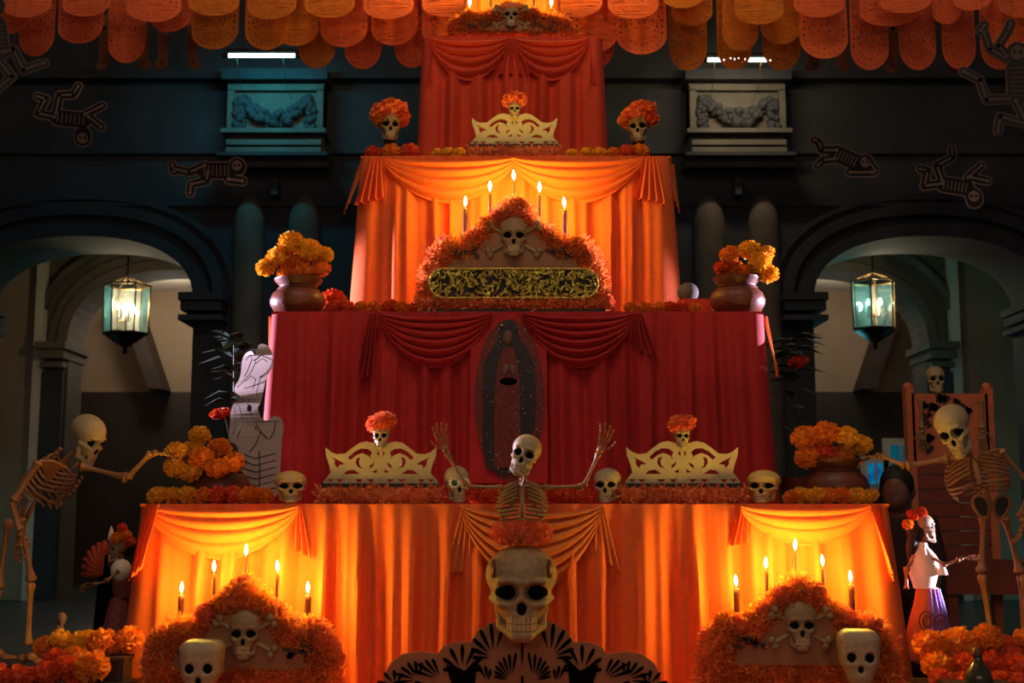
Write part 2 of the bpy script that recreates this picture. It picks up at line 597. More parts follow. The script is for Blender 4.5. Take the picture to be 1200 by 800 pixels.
# archivolt mouldings, capitals and string courses belong to the arcade wall
for (cx, hw, zs, zc) in ARCH:
    for off, wid, dep in ((0.0, 0.16, 0.06), (0.20, 0.10, 0.10), (0.36, 0.05, 0.05)):
        a1 = arch_pts(cx, hw + off, zs, zc + off)
        a2 = arch_pts(cx, hw + off + wid, zs, zc + off + wid)
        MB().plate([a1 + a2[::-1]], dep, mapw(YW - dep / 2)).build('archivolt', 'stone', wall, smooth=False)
    for sgn in (-1, 1):
        jx = cx + sgn * (hw + 0.13)
        for dz, h, e in ((0.0, 0.07, 0.16), (-0.09, 0.08, 0.12), (-0.20, 0.05, 0.15)):
            MB().box((jx, YW + 0.3, zs + dz), (0.26 + e, 1.0 + e, h)).build('capital', 'stone', wall, smooth=False)
# dim horizontal courses over the arches
for (y, h, d) in ((92, .10, .16), (178, .07, .07), (240, .04, .04)):
    z = P(600, y, YW).z
    MB().bbox((-12, YW - d, z - h / 2), (12, YW + 0.1, z + h / 2)).build('string_course', 'stone', wall, smooth=False)

# pilaster bays with a carved festoon panel, either side of the altar
def bay(n, xc):
    t = MB()
    zc = lambda y: P(xc, y, YW - .25).z
    X = P(xc, 150, YW - .25).x
    k = (YW - .25) / FPX
    b = lambda x0, x1, y0, y1, d: MB().bbox((X + x0 * k, YW - d, zc(y1)), (X + x1 * k, YW + 0.05, zc(y0)))
    root = struct('trim_%d' % n, b(-58, 58, 96, 186, 0.20), 'stone_light')
    b(-64, 64, 84, 96, 0.34).build('cornice', 'stone', root, smooth=False)
    b(-63, 63, 153, 158, 0.34).build('sill', 'stone_light', root, smooth=False)
    b(-57, 57, 165, 171, 0.30).build('band', 'stone_light', root, smooth=False)
    b(-57, 57, 174, 181, 0.30).build('band', 'stone_light', root, smooth=False)
    b(-66, 66, 182, 186, 0.38).build('ledge', 'stone', root, smooth=False)
    for s in (-1, 1):
        b(min(s * 50, s * 58), max(s * 50, s * 58), 105, 153, 0.26).build('jamb', 'stone_light', root, smooth=False)
    b(-58, 58, 99, 106, 0.26).build('lintel', 'stone_light', root, smooth=False)
    b(-55, 55, 106, 153, 0.205).build('recess_panel', 'stone_light', root, smooth=False)
    rng = random.Random(n)
    f = MB()
    z0 = zc(116)
    for i in range(170):
        u = rng.uniform(-1, 1)
        sag = (1 - u * u) * S(25, YW)
        th = S(9, YW) * (0.5 + 0.7 * (1 - abs(u)))
        f.ell((X + u * 40 * k, YW - 0.22 - rng.random() * .05, z0 - sag + rng.uniform(-th, th)),
              [rng.uniform(.02, .05)] * 3, 6, 4)
    for s in (-1, 1):
        for i in range(50):
            v = rng.random()
            f.ell((X + s * (43 + rng.uniform(-5, 5)) * k, YW - 0.22 - rng.random() * .05, z0 - v * S(38, YW)),
                  [rng.uniform(.02, .045)] * 3, 6, 4)
    f.build('festoon', 'stone', root)  # same stone as the panel; darker colour stands in for its shade
    # two engaged half columns with rounded heads under the panel
    for s in (-33, 33):
        cx = X + s * k
        r = 19 * k
        top = zc(222)
        prof = [(r, 0), (r, top - 2 * r)] + [(r * math.cos(a), top - 2 * r + 2 * r * math.sin(a)) for a in [PI / 2 * i / 8 for i in range(1, 8)]] + [(0.004, top)]
        MB().lathe(prof, (cx, YW - 0.02, 0), 24).build('half_column', 'stone2', root)
    b(-4, 4, 207, 226, 0.2).build('bracket', 'stone', root, smooth=False)
    b(-66, 66, 186, 196, 0.26).build('frieze', 'stone', root, smooth=False)
    return X
XB = [bay(1, 322), bay(2, 865)]

# fluorescent battens over the panels
def batten(xc, y, m, col, power, label, w=84):
    Yt = YW - 0.85
    p = P(xc, y, Yt)
    L = S(w, Yt)
    root = thing('fluorescent_light', label, 'light', p)
    q = MB().tube([p + V((-L / 2, 0, 0)), p + V((L / 2, 0, 0))], 0.018, 12)
    q.build('tube', m, root)
    for s in (-1, 1):
        e = p + V((s * (L / 2 + .02), 0, 0))
        MB().tube([e - V((s * .03, 0, 0)), e + V((s * .02, 0, 0))], 0.026, 10).build('end_cap', 'metal_dark', root)
    MB().box(p + V((0, .02, .045)), (L * 1.02, .07, .03)).build('housing', 'metal_dark', root, smooth=False)
    for s in (-.62, .5):
        a = p + V((s * L * .6, 0, .0))
        MB().tube([a, a + V((0, .22, -.22)), a + V((0, .52, -.24))], .003, 6).build('bracket_arm', 'brass', root)
    d = bpy.data.lights.new('tube_glow', 'AREA')
    d.shape = 'RECTANGLE'; d.size = L; d.size_y = 0.06
    d.color = col; d.energy = power
    o = bpy.data.objects.new('tube_glow', d)
    COL.objects.link(o)
    o.parent = root
    o.location = (0, 0, -0.03)
    o.rotation_euler = V((0, .62, -.78)).to_track_quat('-Z', 'Y').to_euler()
    return root
batten(307, 65, 'tube_teal', (0.01, 0.66, 0.84), 9.0, 'glowing teal fluorescent tube over the blue-lit carved festoon panel')
batten(868, 70, 'tube_warm', (1.0, 0.78, 0.48), 8.0, 'glowing white fluorescent tube over the beige-lit carved festoon panel')

# gallery behind the arcade
HC = 4.13
struct('ceiling', MB().bbox((-12, YW + .8, HC), (12, YB, HC + .2)), 'plaster_pale')
def inner_wall(n, sgn):
    pm = (lambda x: x) if sgn > 0 else (lambda x: 1166 - x)
    pier = P(pm(1085), 405, YI).x
    far = P(pm(958), 320, YI).x
    zs = P(1085, 407, YI).z
    zc = P(960, 318, YI).z
    hw = abs(pier - far)
    a = arch_pts(far, hw, zs, zc)
    edge = P(pm(1117), 405, YI).x
    lo, hi = sorted((far - sgn * hw * 1.6, edge))
    lp = [(lo, 0), (far - hw, 0)] + a + [(far + hw, 0), (hi, 0), (hi, HC), (lo, HC)]
    w = struct('wall_gallery_%d' % n, MB().plate([lp], 0.5, mapw(YI + .25)), 'stone2')
    for off, wid, dep in ((0.0, 0.12, 0.10), (0.14, 0.10, 0.05), (0.34, 0.07, 0.12)):
        a1 = arch_pts(far, hw + off, zs, zc + off)
        a2 = arch_pts(far, hw + off + wid, zs, zc + off + wid)
        MB().plate([a1 + a2[::-1]], dep, mapw(YI - dep / 2)).build('archivolt', 'stone2', w, smooth=False)
    jx = pier + sgn * 0.02
    for dz, h, e in ((0.0, 0.08, 0.20), (-0.10, 0.10, 0.12), (-0.22, 0.06, 0.06)):
        MB().box((jx + sgn * .12, YI + .2, zs + dz), (.22 + e * .7, .7 + e, h)).build('capital', 'stone2', w, smooth=False)
    MB().box((jx + sgn * .13, YI - .04, zs / 2 - .15), (.26, .14, zs - .3)).build('pier_shaft', 'stone', w, smooth=False)
    zt = P(1000, 296, YI).z
    MB().bbox((lo, YI - .12, zt), (hi, YI, zt + .06)).build('cornice', 'plaster_pale', w, smooth=False)
    # plastered wall beyond the stone, with its pale corner strip
    lo2, hi2 = sorted((edge, sgn * 12))
    w2 = struct('wall_gallery_%d' % (n + 2), MB().bbox((lo2, YI, 0), (hi2, YI + .5, HC)), 'plaster')
    MB().box((edge, YI - .05, HC / 2), (.10, .16, HC)).build('corner_strip', 'plaster_pale', w2, smooth=False)
inner_wall(1, -1)
inner_wall(2, 1)
wb_ = struct('wall_far', MB().bbox((-12, YB, 0), (12, YB + .2, HC + .1)), 'plaster')
zd = P(600, 460, YB).z
struct('trim_3', MB().bbox((-12, YB - .12, 0), (12, YB, zd)), 'darkwood')
for s in (-1, 1):           # dark sloping strips stand in for a diagonal shadow on the far wall
    x0, x1 = sorted((s * abs(P(1045, 300, YB - .3).x), s * abs(P(1008, 300, YB - .3).x)))
    xa = s * abs(P(1042, 368, YB - .3).x); xb = s * abs(P(1012, 458, YB - .3).x)
    d = MB().plate([[(xa - .10, P(600, 368, YB - .3).z), (xa + .10, P(600, 368, YB - .3).z), (xb + .10, zd), (xb - .10, zd)]], .5, mapw(YB - .35))
    struct('trim_%d' % (4 if s < 0 else 5), d, 'darkwood')

# far lit window seen beside the altar, and its teal neighbour
Yv = YB - .16
def far_window(n, x0, x1, y0, y1, m):
    a, b = P(x0, y1, Yv), P(x1, y0, Yv)
    w = struct('window_%d' % n, MB().bbox((a.x - .10, Yv - .05, a.z - .10), (b.x + .10, Yv, b.z + .10)), 'plaster_pale')
    MB().bbox((a.x, Yv - .08, a.z), (b.x, Yv - .04, b.z)).build('pane', m, w, smooth=False)
    MB().bbox(((a.x + b.x) / 2 - .015, Yv - .10, a.z), ((a.x + b.x) / 2 + .015, Yv - .07, b.z)).build('mullion', 'plaster_pale', w, smooth=False)
far_window(1, 1017, 1032, 543, 567, 'pane_blue')
far_window(2, 1043, 1064, 522, 550, 'pane_teal')
def far_door():
    a, b = P(1168, 700, Yv), P(1186, 545, Yv)
    d = struct('door_1', MB().bbox((a.x, Yv - .05, 0), (b.x, Yv, b.z)), 'stone2')
    for k in range(3):
        z0 = .15 + k * b.z / 3
        MB().bbox((a.x + .04, Yv - .08, z0), (b.x - .04, Yv - .04, z0 + b.z / 3 - .2)).build('panel', 'stone2', d, smooth=False)
far_door()

# hanging lanterns under the gallery vault
def lantern(xc, y0, y1, label, lit):
    Y0 = 13.4
    top, bot = P(xc, y0, Y0), P(xc, y1, Y0)
    H = top.z - bot.z
    r = S(27, Y0)
    root = thing('hanging_lantern', label, 'lantern', bot, 'hexagonal lanterns of the gallery')
    def hexa(rr, z, ph=0.0):
        return [V((bot.x + rr * math.cos(ph + PI / 3 * k), Y0 + rr * math.sin(ph + PI / 3 * k), z)) for k in range(6)]
    ph = R(8)
    hb, ht = hexa(r * .94, bot.z, ph), hexa(r, top.z, ph)
    for k in range(6):
        MB().tube([hb[k], ht[k]], .010, 6).build('post', 'brass', root)
        MB().tube([ht[k], ht[(k + 1) % 6]], .012, 6).build('rail', 'brass', root)
        MB().tube([hb[k], hb[(k + 1) % 6]], .014, 6).build('rail', 'metal_dark', root)
        k2 = (k + 1) % 6
        MB().add([hb[k], hb[k2], ht[k2], ht[k]], [(0, 1, 2, 3)]).build('pane', 'glass_blue' if k % 3 == 0 else 'glass', root, smooth=False)
    MB().lathe([(r * .93, bot.z - .005), (r * .9, bot.z - .02), (r * .3, bot.z - .12), (.02, bot.z - .15), (.03, bot.z - .19), (.004, bot.z - .22)][::-1],
               (bot.x, Y0, 0), 6).build('bottom_pan', 'metal_dark', root)
    MB().tube([(bot.x, Y0, bot.z), (bot.x, Y0, bot.z + H * .34)], .012, 8).build('stem', 'brass', root)
    for k in range(4):
        a = PI / 2 * k + .6
        e = V((bot.x + .085 * math.cos(a), Y0 + .085 * math.sin(a), bot.z + H * .32))
        MB().tube([(bot.x, Y0, bot.z + H * .28), e - V((0, 0, .03)), e], .006, 6).build('arm', 'brass', root)
        MB().tube([e, e + V((0, 0, H * .17))], .011, 8).build('candle_sleeve', 'plaster_pale', root)
        MB().ell(e + V((0, 0, H * .17 + .035)), (.02, .02, .042), 8, 6).build('bulb', 'bulb', root)
    MB().tube([(bot.x, Y0, top.z), (bot.x, Y0, HC + .02)], .010, 6).build('hanging_rod', 'metal_dark', root)
    for k in range(6):
        MB().tube([ht[k], (bot.x, Y0, top.z + .10)], .008, 6).build('top_strut', 'brass', root)
    l = lamp('lantern_light', 'POINT', (0, 0, H * .62), (1.0, 0.80, 0.52), 34, .05)
    l.parent = root
lantern(147, 335, 391, 'hexagonal glass lantern in the arch behind the stooping skeleton', True)
lantern(1025, 330, 386, 'hexagonal glass lantern in the arch behind the orange throne', False)

# ================================================================== builders
# ---- skulls (local: face towards -Y, up +Z, about one unit wide)
def skull_sdf(kind):
    if kind == 'block':         # squared papier-mache skull with small round eyes
        def f(X, Y, Z):
            qx, qy, qz = np.abs(X) - .19 - .09 * Z, np.abs(Y - .05) - .22, np.abs(Z - .16) - .26
            d = np.sqrt(np.maximum(qx, 0) ** 2 + np.maximum(qy, 0) ** 2 + np.maximum(qz, 0) ** 2) + np.minimum(np.maximum(qx, np.maximum(qy, qz)), 0) - .29
            d = smin(d, sell(X, Y, Z, (0, -.18, -.42), (.34, .28, .34)), .14)
            for s in (-1, 1):
                d = smax(d, -sell(X, Y, Z, (s * .22, -.48, .03), (.13, .16, .14)), .03)
            d = smax(d, -sell(X, Y, Z, (0, -.50, -.27), (.10, .14, .12)), .03)
            return d
        return f
    def f(X, Y, Z):
        rd = kind == 'round'
        d = sell(X, Y, Z, (0, .10, .25), (.50, .60, .48))
        d = smin(d, sell(X, Y, Z, (0, -.20, -.12), (.38, .34, .36)), .14)
        d = smin(d, sell(X, Y, Z, (0, -.30, -.38), (.25, .26, .20)), .08)        # upper jaw
        for s in (-1, 1):
            d = smin(d, scap(X, Y, Z, (s * .27, -.44, -.17), (s * .40, -.06, -.12), .06), .06)   # cheek bone
            d = smin(d, scap(X, Y, Z, (s * .32, -.04, -.30), (s * .27, -.12, -.58), .065), .06)    # ramus
            d = smin(d, scap(X, Y, Z, (s * .27, -.12, -.58), (s * .07, -.46, -.70), .075, .09), .06)  # jaw
            d = smin(d, scap(X, Y, Z, (s * .08, -.50, .18), (s * .30, -.42, .18), .045), .06)       # brow
        d = smin(d, sell(X, Y, Z, (0, -.48, -.68), (.15, .10, .11)), .05)
        d = smax(d, -sell(X, Y, Z, (0, -.47, -.485), (.20, .17, .045)), .03)
        for s in (-1, 1):
            d = smax(d, -sell(X, Y, Z, (s * .20, -.52, 0.01), (.165, .22, .165)), .04)
            if not rd:
                d = smax(d, -sell(X, Y, Z, (s * .40, -.34, -.40), (.10, .26, .15)), .05)
        d = smax(d, -sell(X, Y, Z, (0, -.56, -.24), (.075, .14, .12)), .03)
        return d
    return f
SK = {}
def skull_data(kind, m):
    key = (kind, m)
    if key in SK: return SK[key]
    if ('raw', kind) not in SK:
        SK[('raw', kind)] = snet(skull_sdf(kind), (-.66, -.72, -.92), (.66, .82, .84), (46, 52, 60))
    vs_, fs = SK[('raw', kind)]
    b = MB(); b.v = list(vs_); b.f = list(fs)
    me = b.mesh('skull', m)
    ee = (.22, -.33, .03) if kind == 'block' else (.205, -.31, 0.0)
    er = (.13, .12, .14) if kind == 'block' else (.16, .10, .16)
    eyes = []
    for s in (-1, 1):
        eyes.append(MB().ell((s * ee[0], ee[1], ee[2]), er, 14, 10).mesh('eye_socket', 'black'))  # painted black, with the deep shade of the hollow put into the colour
    nose = MB().ell((0, -.46 if kind != 'block' else -.36, -.25 if kind != 'block' else -.27), (.075, .08, .12), 10, 8).mesh('nose_cavity', 'black')
    teeth = []
    if kind != 'block':
        for row, z0, h in ((0, -.425, .105), (1, -.54, .10)):
            tb = MB()
            for i in range(8):
                a = -1.0 + 2.0 * i / 7
                x = .205 * math.sin(a); y = -.36 - .18 * math.cos(a)
                tb.box((x, y, z0), (.046, .05, h), Matrix.Rotation(-a * .8, 3, 'Z'))
            teeth.append(tb.mesh('teeth_row', 'teeth', smooth=False))
        gb = MB().box((0, -.40, -.485), (.36, .14, .10)).mesh('mouth_gap', 'black', smooth=False)  # black block in place of the shade between the teeth
    else:
        gb = None
    SK[key] = (me, eyes, nose, teeth, gb)
    return SK[key]
def skull(parent, loc, width, rot=(0, 0, 0), kind='human', m='bone', name='skull', label=None, cat=None, group=None):
    """mesh with eye sockets, nose cavity and teeth as children; width in metres; loc = centre, local to parent"""
    me, eyes, nose, teeth, gb = skull_data(kind, m)
    o = link(name, me, parent, loc, rot, width)
    for e in eyes: link('eye_socket', e, o)
    link('nose_cavity', nose, o)
    for t in teeth: link('teeth_row', t, o)
    if gb is not None: link('mouth_gap', gb, o)
    if label: tag(o, label, cat or 'skull', group)
    return o

# ---- marigolds
def petal(mb, c, d, ln, w, rng, up=.5):
    s, t = frame_of(d)
    a = rng.uniform(0, PI * 2)
    s, t = s * math.cos(a) + t * math.sin(a), t * math.cos(a) - s * math.sin(a)
    p0 = c
    p1 = c + d * ln * .6 + t * ln * .12
    p2 = c + d * ln + t * ln * up * rng.uniform(.3, 1)
    mb.add([p0 - s * w * .3, p0 + s * w * .3, p1 + s * w * .5, p1 - s * w * .5, p2 + s * w * .42, p2 - s * w * .42],
           [(0, 1, 2, 3), (3, 2, 4, 5)])
FL = {}
def flower_mesh(m, k):
    if (m, k) in FL: return FL[(m, k)]
    rng = random.Random(k * 7 + 3)
    b = MB().ell((0, 0, 0), (.72, .72, .66), 12, 8)
    n = 130
    for i in range(n):
        z = 1 - 2 * (i + .5) / n
        a = i * 2.39996 + rng.uniform(-.2, .2)
        rr = math.sqrt(1 - z * z)
        d = V((rr * math.cos(a), rr * math.sin(a), z * .88)).normalized()
        petal(b, d * .5, d, rng.uniform(.40, .58), rng.uniform(.28, .40), rng, .25)
    me = b.mesh('marigold', m)
    FL[(m, k)] = me
    return me
frng = random.Random(5)
def flower(p, r, m, label, group, flat=1.0, parent=None, name='marigold'):
    o = link(name, flower_mesh(m, frng.randrange(3)), parent, p, (frng.uniform(-.4, .4), frng.uniform(-.4, .4), frng.uniform(0, 6)), (r, r, r * flat))
    if parent is None: tag(o, label, 'flower', group)
    return o
HUE = {'o': 'orange ', 'r': 'reddish ', 'y': 'yellow '}
def relax(it, w, ylo, yhi, need=.80, zmin=None, rounds=60):
    """it: [position, radius]; moves positions apart along x, y, z weighted by w, keeping y in range"""
    for k in range(rounds):
        for i in range(len(it)):
            for j in range(i):
                a, b = it[i], it[j]
                d = a[0] - b[0]
                lack = need * (a[1] + b[1]) - d.length
                if lack <= 0: continue
                if abs(d.y) < .004: d.y = .004 if (i + j) % 2 else -.004
                d = V((d.x * w[0], d.y * w[1], d.z * w[2])).normalized() * lack * .5
                a[0] += d; b[0] -= d
        for q in it:
            q[0].y = min(max(q[0].y, ylo), yhi)
            if zmin is not None: q[0].z = max(q[0].z, zmin + q[1] * .80)
    return it
def flowers(spec, Y, label, group, Yf=None, front=None):
    """blooms of a pot; those that front(x, y) picks hang over its rim at the nearer distance Yf"""
    it = []
    for (x, y, d, m) in spec:
        Yq = Yf if Yf is not None and front(x, y) else Y
        it.append([P(x, y, Yq), S(d, Yq) / 2])
    relax(it, (.6, 1.0, .3), (Yf if Yf is not None else Y) - .07, Y + .07, .74)
    for (x, y, d, m), (p, r) in zip(spec, it):
        flower(p, r, {'o': 'mar_or', 'r': 'mar_red', 'y': 'mar_yel'}[m], HUE[m] + label, group, .85)

# ---- tinsel fringe: a cloud of small bent strands over the given points
def fringe(pts, ln, w, seed, front=V((0, -1, 0))):
    rng = random.Random(seed)
    b = MB()
    for (p, n) in pts:
        d = (n + V((rng.uniform(-1, 1), rng.uniform(-1, 1), rng.uniform(-1, 1))) * .8).normalized()
        petal(b, p, d, ln * rng.uniform(.5, 1.2), w * rng.uniform(.5, 1.2), rng, .6)
    return b

# ---- draped tables
TZ = {}
def tier(name, label, F, depth, xl, xr, ytop, zb, m, flare, amp, lam, seed, top_m=None):
    a, b = P(xl, ytop, F), P(xr, ytop, F)
    zt = a.z
    x0, x1 = a.x, b.x
    TZ[label] = zt
    root = thing(name, label, 'altar tier', ((x0 + x1) / 2, F + depth / 2, zb))
    MB().bbox((x0 + .03, F + .03, zb), (x1 - .03, F + depth, zt - .012)).build('table_frame', 'darkwood', root, smooth=False)
    MB().bbox((x0 - .005, F - .005, zt - .012), (x1 + .005, F + depth + .005, zt)).build('top_cloth', top_m or m, root, smooth=False)
    rc = .05
    path = []
    def seg(p, q, n):
        for i in range(n): path.append(V(p).lerp(V(q), i / n))
    W = x1 - x0
    seg((x0, F + depth), (x0, F + rc), 40)
    for i in range(8):
        t = PI / 2 * i / 8
        path.append(V((x0 + rc - rc * math.cos(t), F + rc - rc * math.sin(t))))
    seg((x0 + rc, F), (x1 - rc, F), int(W / .0085))
    for i in range(8):
        t = PI / 2 * i / 8
        path.append(V((x1 - rc + rc * math.sin(t), F + rc - rc * math.cos(t))))
    seg((x1, F + rc), (x1, F + depth), 40)
    path.append(V((x1, F + depth)))
    n = len(path)
    ss = [0]
    for i in range(1, n): ss.append(ss[-1] + (path[i] - path[i - 1]).length)
    nrm = []
    for i in range(n):
        d = (path[min(i + 1, n - 1)] - path[max(i - 1, 0)]).normalized()
        nrm.append(V((d.y, -d.x)))
    rng = random.Random(seed)
    ph = [rng.uniform(0, 6) for _ in range(4)]
    def fold(s):
        q = 2 * PI * s / lam
        w = math.sin(q + 1.4 * math.sin(q / 3.1 + ph[0]) + ph[1])
        w = math.copysign(abs(w) ** .75, w)
        return .75 * w + .3 * math.sin(q * 2.3 + ph[2] + math.sin(q * .37)) 
    nv = 16
    vs_, fs = [], []
    for j in range(nv + 1):
        v = j / nv
        for i in range(n):
            k = .25 + .75 * min(1, v * 2.2)
            o = .012 + flare * v ** 1.15 + amp * (1 - .75 * abs(nrm[i].x)) * (.3 + .7 * min(1, max(0, min(path[i].x - x0, x1 - path[i].x)) / (.12 * W))) * k * (fold(ss[i] + .02 * v * math.sin(ss[i] * 9 + ph[3])) + .75)
            if v == 0: o = min(o, .015)
            p = path[i] + nrm[i] * o
            vs_.append((p.x, p.y, zt - .002 + (zb + .004 - zt) * v))
    for j in range(nv):
        for i in range(n - 1):
            fs.append((j * n + i, j * n + i + 1, (j + 1) * n + i + 1, (j + 1) * n + i))
    sk = MB().add(vs_, fs)
    sk.build('skirt', m, root)
    return root, zt

def swag(root, m, xa, ya, xb, yb, sag0, sag1, F, n=5, pinch=8, name='swag', out=.03, rp=1.0):
    A, B = P(xa, ya, F - out), P(xb, yb, F - out)
    pz = S(pinch, F); s0 = S(sag0, F); s1 = S(sag1, F)
    def fn(u, s):
        p = A.lerp(B, u)
        arc = (max(0.0, 1 - (2 * u - 1) ** 2)) ** .85
        z = p.z - pz * s - (s0 + (s1 - s0) * s ** 1.1 - pz * s) * arc
        rip = abs(math.sin(PI * (n * s + .25 * math.sin(3 * u)))) ** .8
        o = (.012 + .035 * arc) * rp * rip * (1 - .3 * s) + .02 * arc * math.sin(PI * min(1, s * 1.1))
        if s > .97: o *= .4
        return V((p.x, p.y - o - .012 * (1 - arc), z))
    return MB().grid(fn, 44, 44).build(name, m, root)

def jabot(root, m, xt, yt, xl, yl, xr, yr, F, n=4, wt=10, amp=.03, out=.06, name='jabot', yaw=0.0):
    T = P(xt, yt, F - out)
    T.z = min(T.z, TZ[root['label']] - .004)
    L, Rr = P(xl, yl, F - out), P(xr, yr, F - out)
    w = S(wt, F)
    def fn(u, v):
        a = T + V(((u - .5) * w, 0, 0))
        b = L.lerp(Rr, u)
        p = a.lerp(b, v)
        tri = abs(((u * n + .15) % 1) * 2 - 1) * 2 - 1
        tri = math.sin(tri * PI / 2)
        p.y += -amp * (.25 + .75 * v) * tri + yaw * (u - .5) * v
        p.z += math.sin(PI * min(1, v * 4)) * .004
        return p
    return MB().grid(fn, 56, 14).build(name, m, root)

# ---- scroll crest board
CREST = [(0, 255), (40, 285), (100, 300), (150, 290), (200, 255), (250, 215), (310, 210), (350, 225), (390, 258), (385, 200), (360, 130), (350, 80), (400, 20), (402, 0)]
CHOLES = [[(60, 222), (90, 247), (140, 252), (190, 227), (232, 187), (212, 170), (172, 203), (132, 218), (92, 203), (62, 168), (76, 195)],
          [(140, 192), (170, 182), (177, 150), (160, 120), (120, 108), (147, 130), (153, 162)],
          [(250, 140), (290, 165), (347, 192), (322, 165), (326, 140), (300, 110), (290, 135)],
          [(145, 73), (190, 102), (232, 97), (262, 70)],
          [(40, 158), (77, 132), (77, 108), (50, 130)], [(24, 106), (62, 86), (28, 78)],
          [(14, 235), (30, 215), (12, 190)],
          [(40, 36), (97, 36), (68, 10)], [(120, 36), (180, 36), (150, 10)], [(260, 36), (312, 36), (285, 10)], [(328, 36), (376, 36), (352, 13)]]
def crest(xc, ybase, wpx, Y, label, m='cream', garl=True, group=None):
    base = P(xc, ybase, Y)
    k = S(wpx / 800.0, Y)
    root = thing('scroll_crest', label, 'crest', base, group)
    out = [(x * k, z * k) for x, z in CREST] + [(-x * k, z * k) for x, z in CREST[::-1] if x > 0]
    holes = []
    for h in CHOLES:
        holes.append([(x * k, z * k) for x, z in h])
        holes.append([(-x * k, z * k) for x, z in h])
    MB().plate([out] + holes, .02, lambda u, v, w: base + V((u, w, v + .02))).build('board', m, root, smooth=False)
    MB().box(base + V((0, .03, .012)), (wpx / 800 * 830 * k / (wpx / 800), .10, .024)).build('foot', 'soot', root, smooth=False)
    return root, base, k

# ---- plastic skeletons
def hand(mb, w, d, n, s, curl=.25, thumb=1, r=.0042, spread=.5):
    w, d = V(w), V(d).normalized()
    n = (V(n) - d * V(n).dot(d)).normalized()
    side = d.cross(n)
    mb.ell(w + d * s * .1, (s * .12, s * .12, s * .12), 8, 6)
    ln = (.88, 1.0, .95, .78)
    for i in range(4):
        q = (i - 1.5)
        fd = (d + side * q * .14 * spread * 2).normalized()
        p0 = w + d * s * .12 + side * q * s * .05
        p1 = p0 + fd * s * .38
        mb.bone(p0, p1, r, 6)
        c = 0.0
        for L in (.24, .17, .12):
            c += curl
            q1 = p1 + (fd * math.cos(c) + n * math.sin(c)) * s * L * ln[i] * 1.05
            mb.bone(p1, q1, r * .85, 6)
            p1 = q1
    td = (d * .55 - side * thumb * .75 + n * .25).normalized()
    p0 = w + d * s * .1 - side * thumb * s * .08
    p1 = p0 + td * s * .26
    mb.bone(p0, p1, r, 6)
    p2 = p1 + (td + d * .5).normalized() * s * .18
    mb.bone(p1, p2, r * .85, 6)
    mb.bone(p2, p2 + (td * .5 + d).normalized() * s * .13, r * .8, 6)

def ribcage(root, top, bot, fwd, w, dep, m, nr=9, r=.0055):
    top, bot = V(top), V(bot)
    a = (bot - top); L = a.length; a.normalize()
    f = (V(fwd) - a * V(fwd).dot(a)).normalized()
    s = a.cross(f)
    st = MB()
    st.tube([top + f * dep * .62 + a * L * .08, top + f * dep * .95 + a * L * .35, top + f * dep * .98 + a * L * .62], [r * 1.8, r * 2, r * 1.2], 8)
    cage = st.build('rib_cage', m, root)
    for i in range(nr):
        t = i / (nr - 1)
        c = top + a * L * (.02 + .78 * t)
        ww = w * (.62 + .5 * math.sin(PI * min(1, .18 + t * .62)) - .08 * t)
        dd = dep * (.72 + .34 * math.sin(PI * min(1, .2 + t * .6)))
        end = R(168) if t < .62 else R(168 - (t - .62) * 190)
        for sg in (-1, 1):
            pts = []
            for k in range(13):
                ph = R(8) + (end - R(8)) * k / 12
                drop = L * (.16 * math.sin(ph / 2) - (.24 if t < .62 else .06) * max(0, (ph - R(110)) / R(58)))
                pts.append(c + s * sg * math.sin(ph) * ww + f * (-math.cos(ph)) * dd + a * drop)
            MB().tube(pts, r, 6).build('rib', m, cage)
    sp = MB()
    n = 14
    for i in range(n):
        p = top + a * L * (-.12 + 1.25 * i / (n - 1)) - f * dep * .9
        sp.ell(p, (r * 2.2, r * 2.2, r * 1.7), 8, 5)
    sp.tube([top + a * L * -.12 - f * dep * .9, top + a * L * 1.13 - f * dep * .9], r * 1.3, 6)
    sp.build('spine', m, root)
    return a, f, s

def limb(root, name, pts, r, m):
    o = None
    for i in range(len(pts) - 1):
        b = MB()
        if i == 1:                       # forearm and shin: two bones
            d = (V(pts[i + 1]) - V(pts[i]))
            s, t = frame_of(d)
            b.bone(pts[i], pts[i + 1], r * .9)
            b.bone(V(pts[i]) + s * r * 1.6, V(pts[i + 1]) + s * r * 1.4, r * .6)
        else:
            b.bone(pts[i], pts[i + 1], r * 1.1)
        o = b.build(name[i], m, root)
    return o

